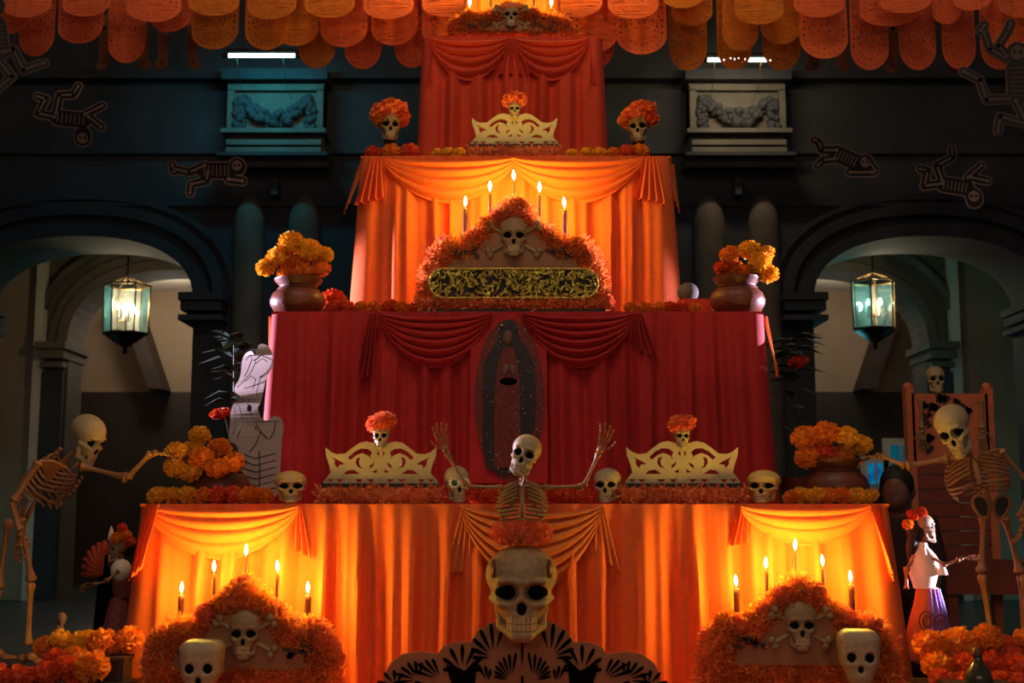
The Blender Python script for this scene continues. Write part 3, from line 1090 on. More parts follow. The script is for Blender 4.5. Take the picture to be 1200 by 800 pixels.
# ---- flat cut-out figures: rim card, printed card, printed bones
def cutout(name, label, cat, px, Y, grow=3.2, rim='card_tan', body='card_dark', bone='card_tan', group=None, hang=None, extra=None, res=1.1, ribs=None):
    """px: capsules (x1, y1, x2, y2, r) traced in pixels, built at distance Y"""
    xs = [q[0] for q in px] + [q[2] for q in px]; ys = [q[1] for q in px] + [q[3] for q in px]
    rm = max(q[4] for q in px) + grow + 3
    lo = (min(xs) - rm, min(ys) - rm); hi = (max(xs) + rm, max(ys) + rm)
    nx, ny = int((hi[0] - lo[0]) / res), int((hi[1] - lo[1]) / res)
    c = P((lo[0] + hi[0]) / 2, hi[1] - 3, Y)
    root = thing(name, label, cat, c, group)
    def mp(off):
        def g(u, v, w):
            p = P(u, v, Y); p.y += w + off
            return p
        return g
    b = MB()
    for lp in group_loops(loops2d(caps2d(px, grow), lo, hi, nx, ny)): b.plate(lp, .006, mp(0))
    b.build('card', rim, root, smooth=False)
    b = MB()
    for lp in group_loops(loops2d(caps2d(px, grow - 1.3), lo, hi, nx, ny)): b.plate(lp, .003, mp(-.0045))
    b.build('printed_body', body, root, smooth=False)
    b = MB()
    for q in px:
        if q[4] <= 3.2:
            for lp in loops2d(caps2d([(q[0], q[1], q[2], q[3], max(.7, q[4] * .45)), (q[0], q[1], q[0], q[1], q[4] * .8), (q[2], q[3], q[2], q[3], q[4] * .8)]), (min(q[0], q[2]) - 5, min(q[1], q[3]) - 5), (max(q[0], q[2]) + 5, max(q[1], q[3]) + 5),
                              int(abs(q[0] - q[2]) + 11) * 2, int(abs(q[1] - q[3]) + 11) * 2):
                b.plate([lp], .002, mp(-.007))
        else:                               # torso or head: a few printed bars / a pale face with eyes
            dx, dy = q[2] - q[0], q[3] - q[1]
            ln = math.hypot(dx, dy)
            if ln > 6:
                for k in range(7):
                    t = k / 6
                    mx, my = q[0] + dx * t, q[1] + dy * t
                    ux, uy = -dy / ln, dx / ln
                    h = q[4] * .8
                    w = .5
                    b.plate([[(mx - ux * h - dx / ln * w, my - uy * h - dy / ln * w), (mx - ux * h + dx / ln * w, my - uy * h + dy / ln * w),
                              (mx + ux * h + dx / ln * w, my + uy * h + dy / ln * w), (mx + ux * h - dx / ln * w, my + uy * h - dy / ln * w)]], .002, mp(-.007))
            else:
                r = q[4]
                circ = [(q[0] + r * .85 * math.cos(a), q[1] + r * .85 * math.sin(a)) for a in [2 * PI * k / 18 for k in range(18)]]
                hs = []
                for sx in (-.36, .36):
                    hs.append([(q[0] + r * sx + r * .24 * math.cos(a), q[1] - r * .05 + r * .26 * math.sin(a)) for a in [2 * PI * k / 10 for k in range(10)]])
                hs.append([(q[0] - r * .1, q[1] + r * .42), (q[0] + r * .1, q[1] + r * .42), (q[0], q[1] + r * .2)])
                b.plate([circ] + hs, .002, mp(-.007))
    if b.v: b.build('printed_bones', bone, root, smooth=False)['kind'] = 'stuff'
    if hang:
        for (hx, hy) in hang:
            p = P(hx, hy, Y)
            MB().tube([p, V((p.x, p.y, 6.6))], .0012, 4).build('thread', 'string', root)
    return root
def area2(lp):
    return sum(lp[i - 1][0] * lp[i][1] - lp[i][0] * lp[i - 1][1] for i in range(len(lp))) / 2
def inside(p, lp):
    r = False
    for i in range(len(lp)):
        a, b = lp[i - 1], lp[i]
        if (a[1] > p[1]) != (b[1] > p[1]) and p[0] < (b[0] - a[0]) * (p[1] - a[1]) / (b[1] - a[1]) + a[0]: r = not r
    return r
def group_loops(lps):
    lps = sorted(lps, key=lambda l: -abs(area2(l)))
    out = []
    for l in lps:
        for g in out:
            if inside(l[0], g[0]): g.append(l); break
        else: out.append([l])
    return out

# ================================================================== the altar
F1, F2, F3, F4, F5 = 5.3, 5.92, 6.5, 7.1, 7.62
Z0 = 0.30
Z1 = P(600, 590, F1).z; Z2 = P(600, 365, F2).z; Z3 = P(600, 183, F3).z; Z4 = P(600, 43, F4).z
st0 = thing('altar_step', 'low rust-coloured step under the flower mounds in front of the altar', 'altar step', (0, 4.8, 0))
MB().bbox((-1.40, 4.25, 0), (1.48, 5.2, Z0 - .01)).bbox((-1.58, 5.2, 0), (1.58, 8.02, Z0 - .01)).build('step_frame', 'darkwood', st0, smooth=False)
MB().bbox((-1.42, 4.22, Z0 - .01), (1.50, 5.3, Z0)).build('step_cloth', 'rust_cloth', st0, smooth=False)

t1, _ = tier('draped_tier', 'widest orange draped altar tier with candlelit pleated skirt', F1, 2.7, 166, 1040, 590, Z0, 'orange_cloth', .07, .052, .165, 3)
t2, _ = tier('draped_tier', 'deep red draped altar tier with pleats around the embroidered figure', F2, 2.08, 320, 893, 365, Z1, 'red_cloth', .05, .034, .135, 8)
t3, _ = tier('draped_tier', 'orange draped altar tier lit by the candles of the gold-banded mound', F3, 1.5, 424, 785, 183, Z2, 'orange_cloth', .05, .034, .15, 15)
t4, _ = tier('draped_tier', 'narrow rust-red draped altar tier behind the single scroll crest', F4, .9, 497, 704, 43, Z3, 'rust_cloth', .03, .045, .17, 22)
t5, _ = tier('draped_tier', 'small topmost orange draped altar tier under the paper garlands', F5, .38, 548, 652, -95, Z4, 'orange_cloth', .02, .02, .12, 31)

# swags and tails
swag(t1, 'orange_cloth', 172, 592, 350, 592, 6, 62, F1 - .03, 4, rp=.45)
swag(t1, 'orange_cloth', 868, 592, 1018, 592, 4, 46, F1 - .03, 3, rp=.35)
swag(t1, 'amber_cloth', 540, 592, 706, 592, 10, 98, F1 - .03, 6)
jabot(t1, 'amber_cloth', 546, 592, 514, 672, 552, 668, F1, 4, 10, .018)
jabot(t1, 'amber_cloth', 702, 592, 690, 640, 727, 670, F1, 4, 10, .018)
jabot(t1, 'orange_cloth', 350, 592, 340, 640, 366, 655, F1, 3, 7)
jabot(t1, 'orange_cloth', 872, 592, 852, 640, 876, 636, F1, 3, 7)
jabot(t1, 'orange_cloth', 180, 591, 141, 682, 178, 662, F1, 3, 14, .03, .10, yaw=-.25)
jabot(t1, 'orange_cloth', 1026, 591, 1030, 662, 1060, 690, F1, 3, 14, .03, .10, yaw=.3)
swag(t2, 'red_cloth', 444, 367, 577, 367, 6, 66, F2 - .02, 6)
swag(t2, 'red_cloth', 612, 367, 744, 367, 6, 66, F2 - .02, 6)
jabot(t2, 'red_cloth', 438, 367, 418, 447, 438, 440, F2, 3, 8)
jabot(t2, 'red_cloth', 748, 367, 744, 408, 772, 424, F2, 3, 8)
jabot(t2, 'amber_cloth', 896, 369, 902, 430, 919, 440, F2 + .12, 3, 6, .03, .0, yaw=.3)
jabot(t2, 'amber_cloth', 318, 369, 306, 520, 316, 560, F2 + .12, 2, 6, .02, .0, yaw=-.3)
swag(t3, 'orange_cloth', 450, 185, 604, 185, 5, 56, F3 - .02, 4, rp=.6)
swag(t3, 'orange_cloth', 600, 185, 752, 185, 5, 56, F3 - .02, 4, rp=.6)
jabot(t3, 'orange_cloth', 440, 185, 416, 240, 450, 232, F3, 4, 14)
jabot(t3, 'orange_cloth', 762, 185, 744, 232, 780, 240, F3, 4, 14)
jabot(t3, 'amber_cloth', 425, 186, 398, 244, 416, 240, F3 + .14, 3, 8, .02, .0, yaw=-.3)
jabot(t3, 'amber_cloth', 786, 186, 786, 240, 801, 244, F3 + .14, 3, 8, .02, .0, yaw=.3)
swag(t4, 'rust_cloth', 503, 45, 597, 45, 6, 54, F4 - .02, 4)
swag(t4, 'rust_cloth', 602, 45, 690, 45, 6, 54, F4 - .02, 4)
jabot(t4, 'rust_cloth', 600, 45, 578, 88, 622, 88, F4, 4, 10)
jabot(t4, 'rust_cloth', 503, 46, 490, 98, 506, 104, F4 + .05, 3, 8, .02, .05, yaw=-.2)
jabot(t4, 'rust_cloth', 696, 46, 692, 104, 710, 98, F4 + .05, 3, 8, .02, .05, yaw=.2)

# ---- candles
FLAME = MB().lathe([(.001, 0), (.45, .12), (.8, .3), (.95, .45), (.8, .66), (.45, .86), (.15, .97), (.001, 1.0)], (0, 0, 0), 12).mesh('flame', 'flame')
def candle(x, yf, yt, yb, w, Y, label, group, power=1.0, fs=1.0):
    top, bot = P(x, yt, Y), P(x, yb, Y)
    r = S(w, Y) / 2
    root = thing('candle', label, 'candle', bot, group)
    H = top.z - bot.z
    rng = random.Random(int(x * 7 + yf))
    prof = [(r * 1.05, 0), (r, H * .2), (r * rng.uniform(.9, 1.05), H * .5), (r * .95, H * .85), (r * .9, H * .97), (r * .6, H)]
    MB().lathe(prof, bot, 14).build('wax_body', 'wax', root)
    MB().tube([(bot.x + r * .85, Y - r * .3, bot.z + H * .95), (bot.x + r, Y - r * .4, bot.z + H * .75)], [r * .22, r * .12], 6).build('wax_drip', 'wax', root)
    MB().tube([top, top + V((0, 0, .014))], .0015, 6).build('wick', 'wick', root)
    fh = S(14, Y) * fs
    f = link('flame', FLAME, root, (0, 0, H + .006), (0, rng.uniform(-.08, .08), 0), (S(2.4, Y) * fs, S(2.4, Y) * fs, fh))
    l = lamp('candle_light', 'POINT', (0, 0, H + .006 + fh * .5), CANDLE_COL, CANDLE_W * power, .02)
    l.parent = root
    return root

# ---- flower-covered mounds with a skull and crossbones
def mound(name, label, xc, out, Y, zb, panel, sk, seed, gold=None, thick=.16):
    pw = []
    for (dx, y) in out:
        p = P(xc + dx, y, Y)
        pw.append((p.x, max(p.z, zb)))
    base = V((P(xc, 600, Y).x, Y, zb))
    root = thing(name, label, 'altar mound', base)
    back = MB().plate([pw], thick, lambda u, v, w: V((u, Y + w, v)))
    back.build('backing', 'fuzz_red', root, smooth=False)
    rng = random.Random(seed)
    xs = [p[0] for p in pw]; zs = [p[1] for p in pw]
    pn = [(P(xc + dx, y, Y).x, P(xc + dx, y, Y).z) for dx, y in panel]
    pts = []
    need = 3200
    gz = None
    if gold:
        g0, g1 = P(xc + gold[0], gold[3], Y), P(xc + gold[1], gold[2], Y)
    while len(pts) < need:
        q = (rng.uniform(min(xs), max(xs)), rng.uniform(min(zs), max(zs)))
        if not inside(q, pw) or inside(q, pn): continue
        if gold and g0.x < q[0] < g1.x and g0.z < q[1] < g1.z: continue
        pts.append((V((q[0], Y - thick / 2 + .005, q[1])), V((0, -1, 0))))
    n = len(pw)
    for k in range(2600):
        i = rng.randrange(n)
        a, b = pw[i - 1], pw[i]
        t = rng.random()
        if a[1] <= zb + .01 and b[1] <= zb + .01: continue
        nx, nz = -(b[1] - a[1]), (b[0] - a[0])
        nn = V((nx, 0, nz)).normalized()
        if nn.z < 0: nn = -nn
        mx = (min(xs) + max(xs)) / 2
        if abs(nn.z) < .3 and nn.x * (a[0] - mx) < 0: nn = -nn
        pts.append((V((a[0] + (b[0] - a[0]) * t, Y + rng.uniform(-.5, .5) * thick, a[1] + (b[1] - a[1]) * t)), nn))
    fr = fringe(pts, .040, .008, seed)
    fr.v = [(a, b, max(c, zb + .001)) for a, b, c in fr.v]
    fr.build('tinsel_covering', 'fuzz', root)['kind'] = 'stuff'
    # heaped blooms along the shoulders
    for k in range(26):
        i = rng.randrange(n)
        a, b = pw[i - 1], pw[i]
        if a[1] <= zb + .01 or b[1] <= zb + .01: continue
        t = rng.random()
        br = rng.uniform(.035, .055)
        flower(V((a[0] + (b[0] - a[0]) * t, Y - thick * rng.uniform(.1, .5), max(a[1] + (b[1] - a[1]) * t, zb + br * .92))) - wofs(root), br, 'mar_coral' if rng.random() < .6 else 'mar_or', None, None, .9, root, 'bloom')
    pnl = MB().plate([pn], .02, lambda u, v, w: V((u, Y - thick / 2 - .008 + w, v))).build('panel', 'tan_board', root, smooth=False)
    sx, sy, sw = sk
    c = P(xc + sx, sy, Y - thick / 2 - .02)
    o = skull(root, c - wofs(root), S(sw, Y), (0, 0, 0), 'human', 'bone_dim', 'skull')
    o.scale = (S(sw, Y), S(sw, Y) * .55, S(sw, Y) * .95)
    for s in (-1, 1):
        a = P(xc + sx - s * sw * .92, sy - sw * .42, Y - thick / 2 - .02)
        b = P(xc + sx + s * sw * .92, sy + sw * .62, Y - thick / 2 - .02)
        bb = MB().tube([a.lerp(b, t) for t in (.08, .3, .7, .92)], [.011, .008, .008, .011], 8)
        d = (b - a).normalized(); u = V((-d.z, 0, d.x))
        for e, q in ((a, d), (b, -d)):
            bb.ell(e + q * .012 + u * .013, (.017, .014, .017), 8, 6).ell(e + q * .012 - u * .013, (.017, .014, .017), 8, 6)
        bb.build('crossbone', 'bone_dim', root)
    # dark painted leaves beside the skull
    for s in (-1, 1):
        for k in range(6):
            px, pz = xc + sx + s * (sw * 1.25 + 5 * k + rng.uniform(-3, 3)), sy + sw * .55 + rng.uniform(-6, 5)
            p = P(px, pz, Y - thick / 2 - .022)
            a = rng.uniform(0, PI)
            lf = [(math.cos(t) * .022, math.sin(t) * .009 * (1 + .5 * math.cos(3 * t))) for t in [2 * PI * i / 10 for i in range(10)]]
            MB().plate([[(x * math.cos(a) - z * math.sin(a), x * math.sin(a) + z * math.cos(a)) for x, z in lf]], .006,
                       lambda u, v, w, p=p: p + V((u, w, v))).build('painted_leaf', 'brown_blot', root, smooth=False)
    return root

OUT = [(-1.02, 0), (-1.0, -.28), (-.94, -.50), (-.78, -.68), (-.62, -.63), (-.50, -.70), (-.38, -.80), (-.22, -.90), (-.12, -1.02), (0, -1.12), (.12, -1.02), (.22, -.90), (.38, -.80), (.50, -.70), (.62, -.63), (.78, -.68), (.94, -.50), (1.0, -.28), (1.02, 0)]
def mk(hw, hh, yb): return [(u * hw, yb + v * hh) for u, v in OUT]
PAN = [(-.74, -.18), (-.70, -.36), (-.45, -.42), (-.30, -.62), (-.14, -.74), (.14, -.74), (.30, -.62), (.45, -.42), (.70, -.36), (.74, -.18)]
def mkp(hw, hh, yb): return [(u * hw, yb + v * hh) for u, v in PAN]

YM = 4.98
mL = mound('flower_mound', 'orange tinsel mound with skull and crossbones beside the stooping skeleton', 286, mk(105, 110, 806), YM, Z0, mkp(105, 110, 800), (1, 742, 38), 41)
mR = mound('flower_mound', 'orange tinsel mound with skull and crossbones beside the bride skeleton', 934, mk(108, 112, 804), YM, Z0, mkp(108, 112, 796), (4, 732, 38), 42)
m2 = mound('flower_mound', 'orange tinsel mound with skull and gold foil band on the red tier', 602, mk(104, 112, 362), 6.14, Z2, mkp(104, 100, 346), (0, 277, 34), 43, gold=(-100, 100, 313, 349), thick=.16)
m4 = mound('flower_mound', 'small dark tinsel mound with a crowned skull on the narrow rust-red tier', 599, mk(66, 30, 44), 7.28, Z4, mkp(50, 22, 46), (0, 18, 22), 44, thick=.12)

# gold foil band on the second mound
def gold_band():
    Yg = 6.14 - .08 - .03
    rng = random.Random(9)
    x0, x1, y0, y1 = 503, 701, 315, 349
    r = 17
    lp = []
    for i in range(9): a = PI / 2 + PI * i / 8; lp.append((x0 + r + r * math.cos(a), (y0 + y1) / 2 - r * math.sin(a)))
    for i in range(9): a = -PI / 2 + PI * i / 8; lp.append((x1 - r + r * math.cos(a), (y0 + y1) / 2 - r * math.sin(a)))
    def mp(off):
        def g(u, v, w):
            p = P(u, v, Yg); p.y += w + off; return p
        return g
    bd = MB().plate([lp], .02, mp(.02)).build('band_backing', 'soot', m2, smooth=False)
    pc = MB()
    n = 0
    while n < 420:
        x, y = rng.uniform(x0 + 2, x1 - 2), rng.uniform(y0 + 1, y1 - 1)
        if not inside((x, y), lp): continue
        if any((x - hx) ** 2 / 40 + (y - hy) ** 2 / 14 < 1 for hx, hy in ((520, 329), (683, 329), (580, 344), (606, 344), (576, 325), (640, 325), (657, 343), (553, 341))): continue
        a = rng.uniform(0, PI); l, w = rng.uniform(3, 6), rng.uniform(.9, 1.7)
        q = [(x + l * math.cos(a), y + l * math.sin(a)), (x - w * math.sin(a), y + w * math.cos(a)), (x - l * math.cos(a), y - l * math.sin(a)), (x + w * math.sin(a), y - w * math.cos(a))]
        t = rng.uniform(-.012, .012)
        def g(u, v, w_, x=x, t=t):
            p = P(u, v, Yg); p.y += w_ + t * (u - x) * .35; return p
        pc.plate([q], .004, g)
        n += 1
    pc.build('gold_leaves', 'gold', bd, smooth=False)['kind'] = 'stuff'
    MB().tube([P(u, v, Yg - .002) for u, v in lp], .006, 6, True).build('gold_rim', 'gold', bd)
    b0 = P(602, 360, 6.0)
    MB().bbox((b0.x - S(106, 6.1), 5.99, Z2), (b0.x + S(106, 6.1), 6.12, Z2 + S(6, 6.1))).build('base_board', 'leaf', m2, smooth=False)
    pts = [(V((rng.uniform(-.46, .46) + b0.x, rng.uniform(5.98, 6.02), Z2 + S(rng.uniform(6, 13), 6.1))), V((0, -.7, .5))) for _ in range(1300)]
    tf = fringe(pts, .03, .010, 77)
    tf.v = [(a, b, max(c, Z2 + .001)) for a, b, c in tf.v]
    tf.build('tinsel_fringe', 'fuzz_red', m2)['kind'] = 'stuff'
gold_band()

def candle_set(spec, Y, where, group, power=1.0, fs=1.0):
    names = ['%s, on its shoulder', '%s, on its slope', '%s, at its peak', '%s, on its slope', '%s, on its shoulder']
    for i, (x, yf, yt, yb, w) in enumerate(spec):
        candle(x, yf, yt, yb, w, Y, 'lit dark taper candle ' + names[i] % where, group, power, fs)
candle_set([(211, 687, 697, 742, 7.5), (249, 664, 672, 735, 4.8), (287, 645, 653, 700, 3.2), (324, 664, 672, 735, 4.8), (360, 687, 697, 742, 7.5)],
           5.07, 'on the mound beside the stooping skeleton', 'candles on the mound beside the stooping skeleton')
candle_set([(864, 681, 689, 735, 7.0), (899, 660, 668, 722, 4.8), (933, 638, 647, 692, 3.2), (966, 657, 665, 722, 4.8), (999, 675, 684, 735, 7.0)],
           5.07, 'on the mound beside the bride skeleton', 'candles on the mound beside the bride skeleton')
candle_set([(545, 237, 244, 300, 6), (574, 219, 226, 282, 4), (602.5, 207, 213, 258, 2.8), (632.5, 220, 227, 282, 4.2), (662, 238, 245, 300, 5.6)],
           6.235, 'on the gold-banded mound', 'candles on the gold-banded mound', 1.1)
for i, x in enumerate((550, 575, 626, 646)):
    yf = (2, -14, -14, 2)[i]
    candle(x, yf, yf + 7, 30, 3.6, 7.36, 'lit slim candle beside the crowned skull on the narrow rust-red tier' + (', outer' if i in (0, 3) else ', inner'), 'candles on the narrow tier', 1.3, .9)

Z5 = P(600, -95, F5).z
for i, x in enumerate((562, 600, 638)):  # unseen candles added above the view to light the paper garlands
    p = P(x, -95, F5 + .1)
    candle(x, -140, -133, -97, 6, F5 + .1, 'added lit thick candle on the topmost orange tier' + (', centre of three' if i == 1 else ', beside the central one'), 'added candles on the topmost tier', 6.0)

# ---- skulls standing about on the tiers
def stand_skull(x, zb, Y, w, kind, m, label, rz=0.0, group=None, rx=0.0):
    ww = S(w, Y)
    lowest = {'human': .80, 'round': .80, 'block': .77}[kind] * ww
    p = P(x, 500, Y)
    return skull(None, V((p.x, Y, zb + lowest)), ww, (rx, 0, rz), kind, m, 'skull', label, 'skull', group)
def squat(o, k):
    o.scale = (o.scale[0], o.scale[1], o.scale[2] * k)
    return o
s = stand_skull(342, Z1, 5.42, 37, 'round', 'yellow_skull', 'squat yellow skull on the widest tier beside the skeleton cut-out', .2); s.scale.z *= .68; s.location.z -= .8 * S(37, 5.42) * .32
s = stand_skull(893, Z1, 5.42, 39, 'round', 'yellow_skull', 'squat yellow skull on the widest tier beside the marigold clay pot', -.35); s.scale.z *= .66; s.location.z -= .8 * S(39, 5.42) * .34
dec = stand_skull(536, Z1, 5.40, 29, 'human', 'bone', 'painted skull with green flower eyes behind the raised arm of the bust', .25)
s2 = stand_skull(711, Z1, 5.40, 32, 'human', 'bone', 'pale skull with reddish painted cheeks behind the raised arm of the bust', -.25); s2.scale.z *= .85; s2.location.z -= .8 * S(32, 5.4) * .15
def petal_eyes(o):
    for sx in (-.205, .205):
        for k in range(9):
            a = 2 * PI * k / 9
            MB().ell((sx + .17 * math.cos(a), -.50, .02 + .17 * math.sin(a)), (.065, .05, .065), 8, 6).build('painted_petal', 'white_cloth', o, world=False)
        MB().ell((sx, -.46, .02), (.08, .05, .08), 10, 6).build('gem', 'green', o, world=False)
petal_eyes(dec)
for k in range(9):
    a = -1.0 + 2.0 * k / 8
    MB().ell((.42 * math.sin(a), -.42 * math.cos(a) + .04, .36), (.045, .045, .045), 8, 6).build('painted_dot', 'mar_red', s2, world=False)
for sx in (-.3, .3):
    MB().ell((sx, -.40, -.22), (.08, .05, .06), 8, 6).build('painted_cheek', 'mar_red', s2, world=False)
b1 = stand_skull(245, Z0 + .0, 4.72, 47, 'block', 'bone', 'square-headed pale skull in front of the mound beside the stooping skeleton', .05)
b2 = stand_skull(997, Z0 + .0, 4.72, 46, 'block', 'bone', 'square-headed pale skull in front of the mound beside the bride skeleton', -.15)
for o, ytop in ((b1, 749), (b2, 737)):     # each stands on a small plinth
    zt = P(600, ytop, 4.72).z
    o.scale = (o.scale[0], o.scale[1], o.scale[0] * .95)
    o.location.z = zt - .72 * o.scale[2]
    zb = o.location.z - .77 * o.scale[2]
    who = 'stooping' if o is b1 else 'bride'
    single('plinth', MB().bbox((o.location.x - .08, 4.64, Z0), (o.location.x + .08, 4.80, zb + .006)), 'rust_cloth', 'small rust plinth under the square skull beside the %s skeleton' % who, 'plinth', (o.location.x, 4.72, Z0), smooth=False)

# ---- scroll crests with flower-hatted skulls
def crest_set(xc, yb, wpx, Y, zb, where, skw, puff, m, skh=1.0):
    r, base, k = crest(xc, yb, wpx, Y, 'pierced cream scroll crest %s' % where, m)
    dz = zb + .045 - base.z if False else 0
    top = base + V((0, 0, .02 + 255 * k))
    w = S(skw, Y)
    sk = skull(None, top + V((0, -.01, .70 * w)), w, (0, 0, 0), 'human', 'bone', 'skull', 'small skull in marigold hat atop the crest %s' % where, 'skull')
    flower(V((0, .05, .78)), S(puff, Y) / 2 / w, 'mar_coral', None, None, .62, sk, 'marigold_hat')
    # tinsel garland under the crest
    rng = random.Random(int(xc))
    hw = S(wpx * .55, Y)
    g = thing('tinsel_garland', 'rust tinsel garland lying under the scroll crest %s' % where, 'garland', (base.x, Y, zb))
    rr = (base.z - zb + .012) / 2
    cz = zb + rr
    MB().tube([(base.x + hw * t, Y - .01, cz) for t in (-1, -.97, -.5, 0, .5, .97, 1)], [.3 * rr, rr * .85, rr * .9, rr * .9, rr * .9, rr * .85, .3 * rr], 10).build('core', 'fuzz_red', g)
    pts = []
    for _ in range(1500):
        a = rng.uniform(0, 2 * PI)
        n = V((0, math.cos(a), math.sin(a)))
        pts.append((V((base.x + rng.uniform(-hw, hw), Y - .01, cz)) + n * rr * .7, n))
    fr = fringe(pts, .026, .009, int(xc) + 1)
    fr.v = [(a, b, max(c, zb + .001)) for a, b, c in fr.v]
    fr.build('tinsel', 'fuzz_red', g)['kind'] = 'stuff'
crest_set(446, 573, 133, 5.40, Z1, 'beside the squat skull by the cut-out', 20, 40, 'cream')
crest_set(800, 573, 134, 5.40, Z1, 'beside the squat skull by the clay pot', 19, 36, 'cream')
crest_set(603, 175, 106, 6.62, Z3, 'on the candlelit upper orange tier', 15, 30, 'cream')

# ---- clay pots of marigolds
def pot(x, yb, wpx, hpx, Y, zb, label):
    p = P(x, yb, Y)
    r, h = S(wpx, Y) / 2, S(hpx, Y)
    root = thing('clay_pot', label, 'pot', (p.x, Y, zb))
    prof = [(r * .55, 0), (r * .82, h * .08), (r * .98, h * .28), (r, h * .42), (r * .92, h * .58), (r * .74, h * .70), (r * .66, h * .76), (r * .70, h * .84), (r * .84, h * .94), (r * .86, h), (r * .74, h), (r * .62, h * .86), (r * .6, h * .5), (.01, h * .48)]
    MB().lathe(prof, (p.x, Y, zb), 40, capt=True).build('body', 'clay', root)
    MB().lathe([(r * .70, h * .70), (r * .76, h * .73), (r * .70, h * .76)], (p.x, Y, zb), 32, capb=False, capt=False).build('neck_ring', 'clay', root)
    return V((p.x, Y, zb)), r, h
pot(349, 365, 66, 44, 6.06, Z2, 'brown clay pot of marigolds on the red tier, above the skeleton cut-out')
pot(864, 365, 66, 46, 6.06, Z2, 'brown clay pot of marigolds on the red tier, beside the grey stone')
pot(258, 575, 70, 50, 5.55, Z1, 'brown clay pot of marigolds on the widest tier, before the skeleton cut-out')
pot(980, 575, 76, 52, 5.55, Z1, 'brown clay pot of marigolds on the widest tier, touched by the tall skeleton')
flowers([(330, 302, 30, 'y'), (315, 312, 24, 'y'), (346, 290, 32, 'y'), (362, 297, 32, 'y'), (370, 310, 26, 'o'), (345, 308, 30, 'o'), (372, 298, 22, 'y'), (340, 318, 24, 'o'), (358, 316, 26, 'o')], 6.04,
        'marigold bloom filling the clay pot above the skeleton cut-out', 'marigolds in the pot above the cut-out')
flowers([(858, 302, 26, 'o'), (882, 294, 28, 'y'), (895, 297, 22, 'y'), (885, 312, 30, 'y'), (894, 318, 26, 'y'), (868, 312, 24, 'o'), (846, 314, 20, 'r'), (876, 316, 24, 'o')], 6.04,
        'marigold bloom filling the clay pot beside the grey stone', 'marigolds in the pot beside the stone')
flowers([(234, 510, 26, 'y'), (226, 530, 32, 'y'), (206, 528, 26, 'y'), (205, 548, 28, 'y'), (240, 540, 30, 'o'), (258, 526, 30, 'o'), (270, 542, 28, 'o'), (226, 552, 26, 'y'), (252, 546, 28, 'o')], 5.50,
        'marigold bloom filling the clay pot before the skeleton cut-out', 'marigolds in the pot before the cut-out', 5.41, lambda x, y: y >= 538 or x < 215)
flowers([(952, 518, 34, 'o'), (970, 514, 34, 'o'), (990, 518, 30, 'y'), (1002, 520, 28, 'y'), (948, 530, 30, 'o'), (985, 526, 28, 'o'), (966, 528, 30, 'r')], 5.52,
        'marigold bloom filling the clay pot touched by the tall skeleton', 'marigolds in the pot by the tall skeleton')
# rows of blooms along the edges
def row(spec, Y, zb, label, group):
    it = [[V((P(x, 500, Y).x, Y, zb + S(d, Y) / 2 * .80)), S(d, Y) / 2] for (x, d, m) in spec]
    relax(it, (.12, 1.0, 0), Y - .035, Y + .045, .70)
    for (x, d, m), (p, r) in zip(spec, it):
        flower(p, r, {'o': 'mar_or', 'r': 'mar_red', 'y': 'mar_yel'}[m], HUE[m] + label, group, .8)
row([(192, 25, 'y'), (206, 24, 'y'), (222, 26, 'y'), (240, 24, 'o'), (258, 26, 'r'), (275, 26, 'r'), (292, 26, 'o'), (307, 24, 'o')], 5.37, Z1, 'marigold bloom in the row under the skeleton cut-out', 'marigold row under the cut-out')
row([(925, 20, 'o'), (936, 24, 'y'), (952, 24, 'y'), (968, 24, 'o'), (984, 24, 'o'), (1000, 24, 'y'), (1014, 22, 'y')], 5.36, Z1, 'marigold bloom in the row under the pot by the tall skeleton', 'marigold row under the pot')
row([(640, 26, 'r'), (656, 26, 'r'), (670, 26, 'r'), (683, 22, 'r'), (560, 22, 'r'), (575, 24, 'r')], 5.40, Z1, 'marigold on the widest tier behind the bust of the skeleton', 'marigolds behind the bust')
row([(388, 22, 'r'), (404, 22, 'r'), (420, 20, 'o'), (438, 20, 'o'), (470, 20, 'o'), (484, 18, 'r'), (742, 20, 'o'), (758, 20, 'o'), (774, 20, 'o'), (788, 20, 'r'), (802, 20, 'r'), (816, 18, 'o')], 6.02, Z2, 'marigold at the foot of the upper orange tier', 'marigolds on the red tier')
row([(456, 24, 'r')], 6.04, Z2, 'marigold beside the base board of the gold-banded mound', 'red marigold on the red tier')
row([(388, 30, 'r')], 6.20, Z2 + S(14, 6.2), 'large marigold behind the clay pot on the red tier', 'large red marigold')
row([(432, 20, 'r'), (454, 24, 'o'), (476, 24, 'r'), (510, 16, 'y'), (523, 18, 'y'), (535, 18, 'y'), (672, 16, 'y'), (690, 18, 'y'), (706, 18, 'y'), (722, 18, 'o'), (738, 22, 'r'), (755, 24, 'o')], 6.55, Z3, 'marigold bloom on the edge of the upper orange tier', 'marigolds on the upper orange tier')
gs = P(806, 330, 6.3)
zst = Z2 + S(37, 6.3)
single('stone', MB().ell((gs.x, 6.3, zst), (S(13, 6.3), S(12, 6.3), S(12, 6.3)), 14, 10), 'stone_light', 'rounded grey stone on the rust box beside the clay pot', 'stone', (gs.x, 6.3, zst))
single('offering_box', MB().bbox((P(796, 330, 6.3).x, 6.20, Z2), (P(842, 330, 6.3).x, 6.36, Z2 + S(26, 6.3))), 'rust_cloth', 'rust cloth-covered box on the red tier beside the clay pot', 'box', (gs.x, 6.3, Z2), smooth=False)

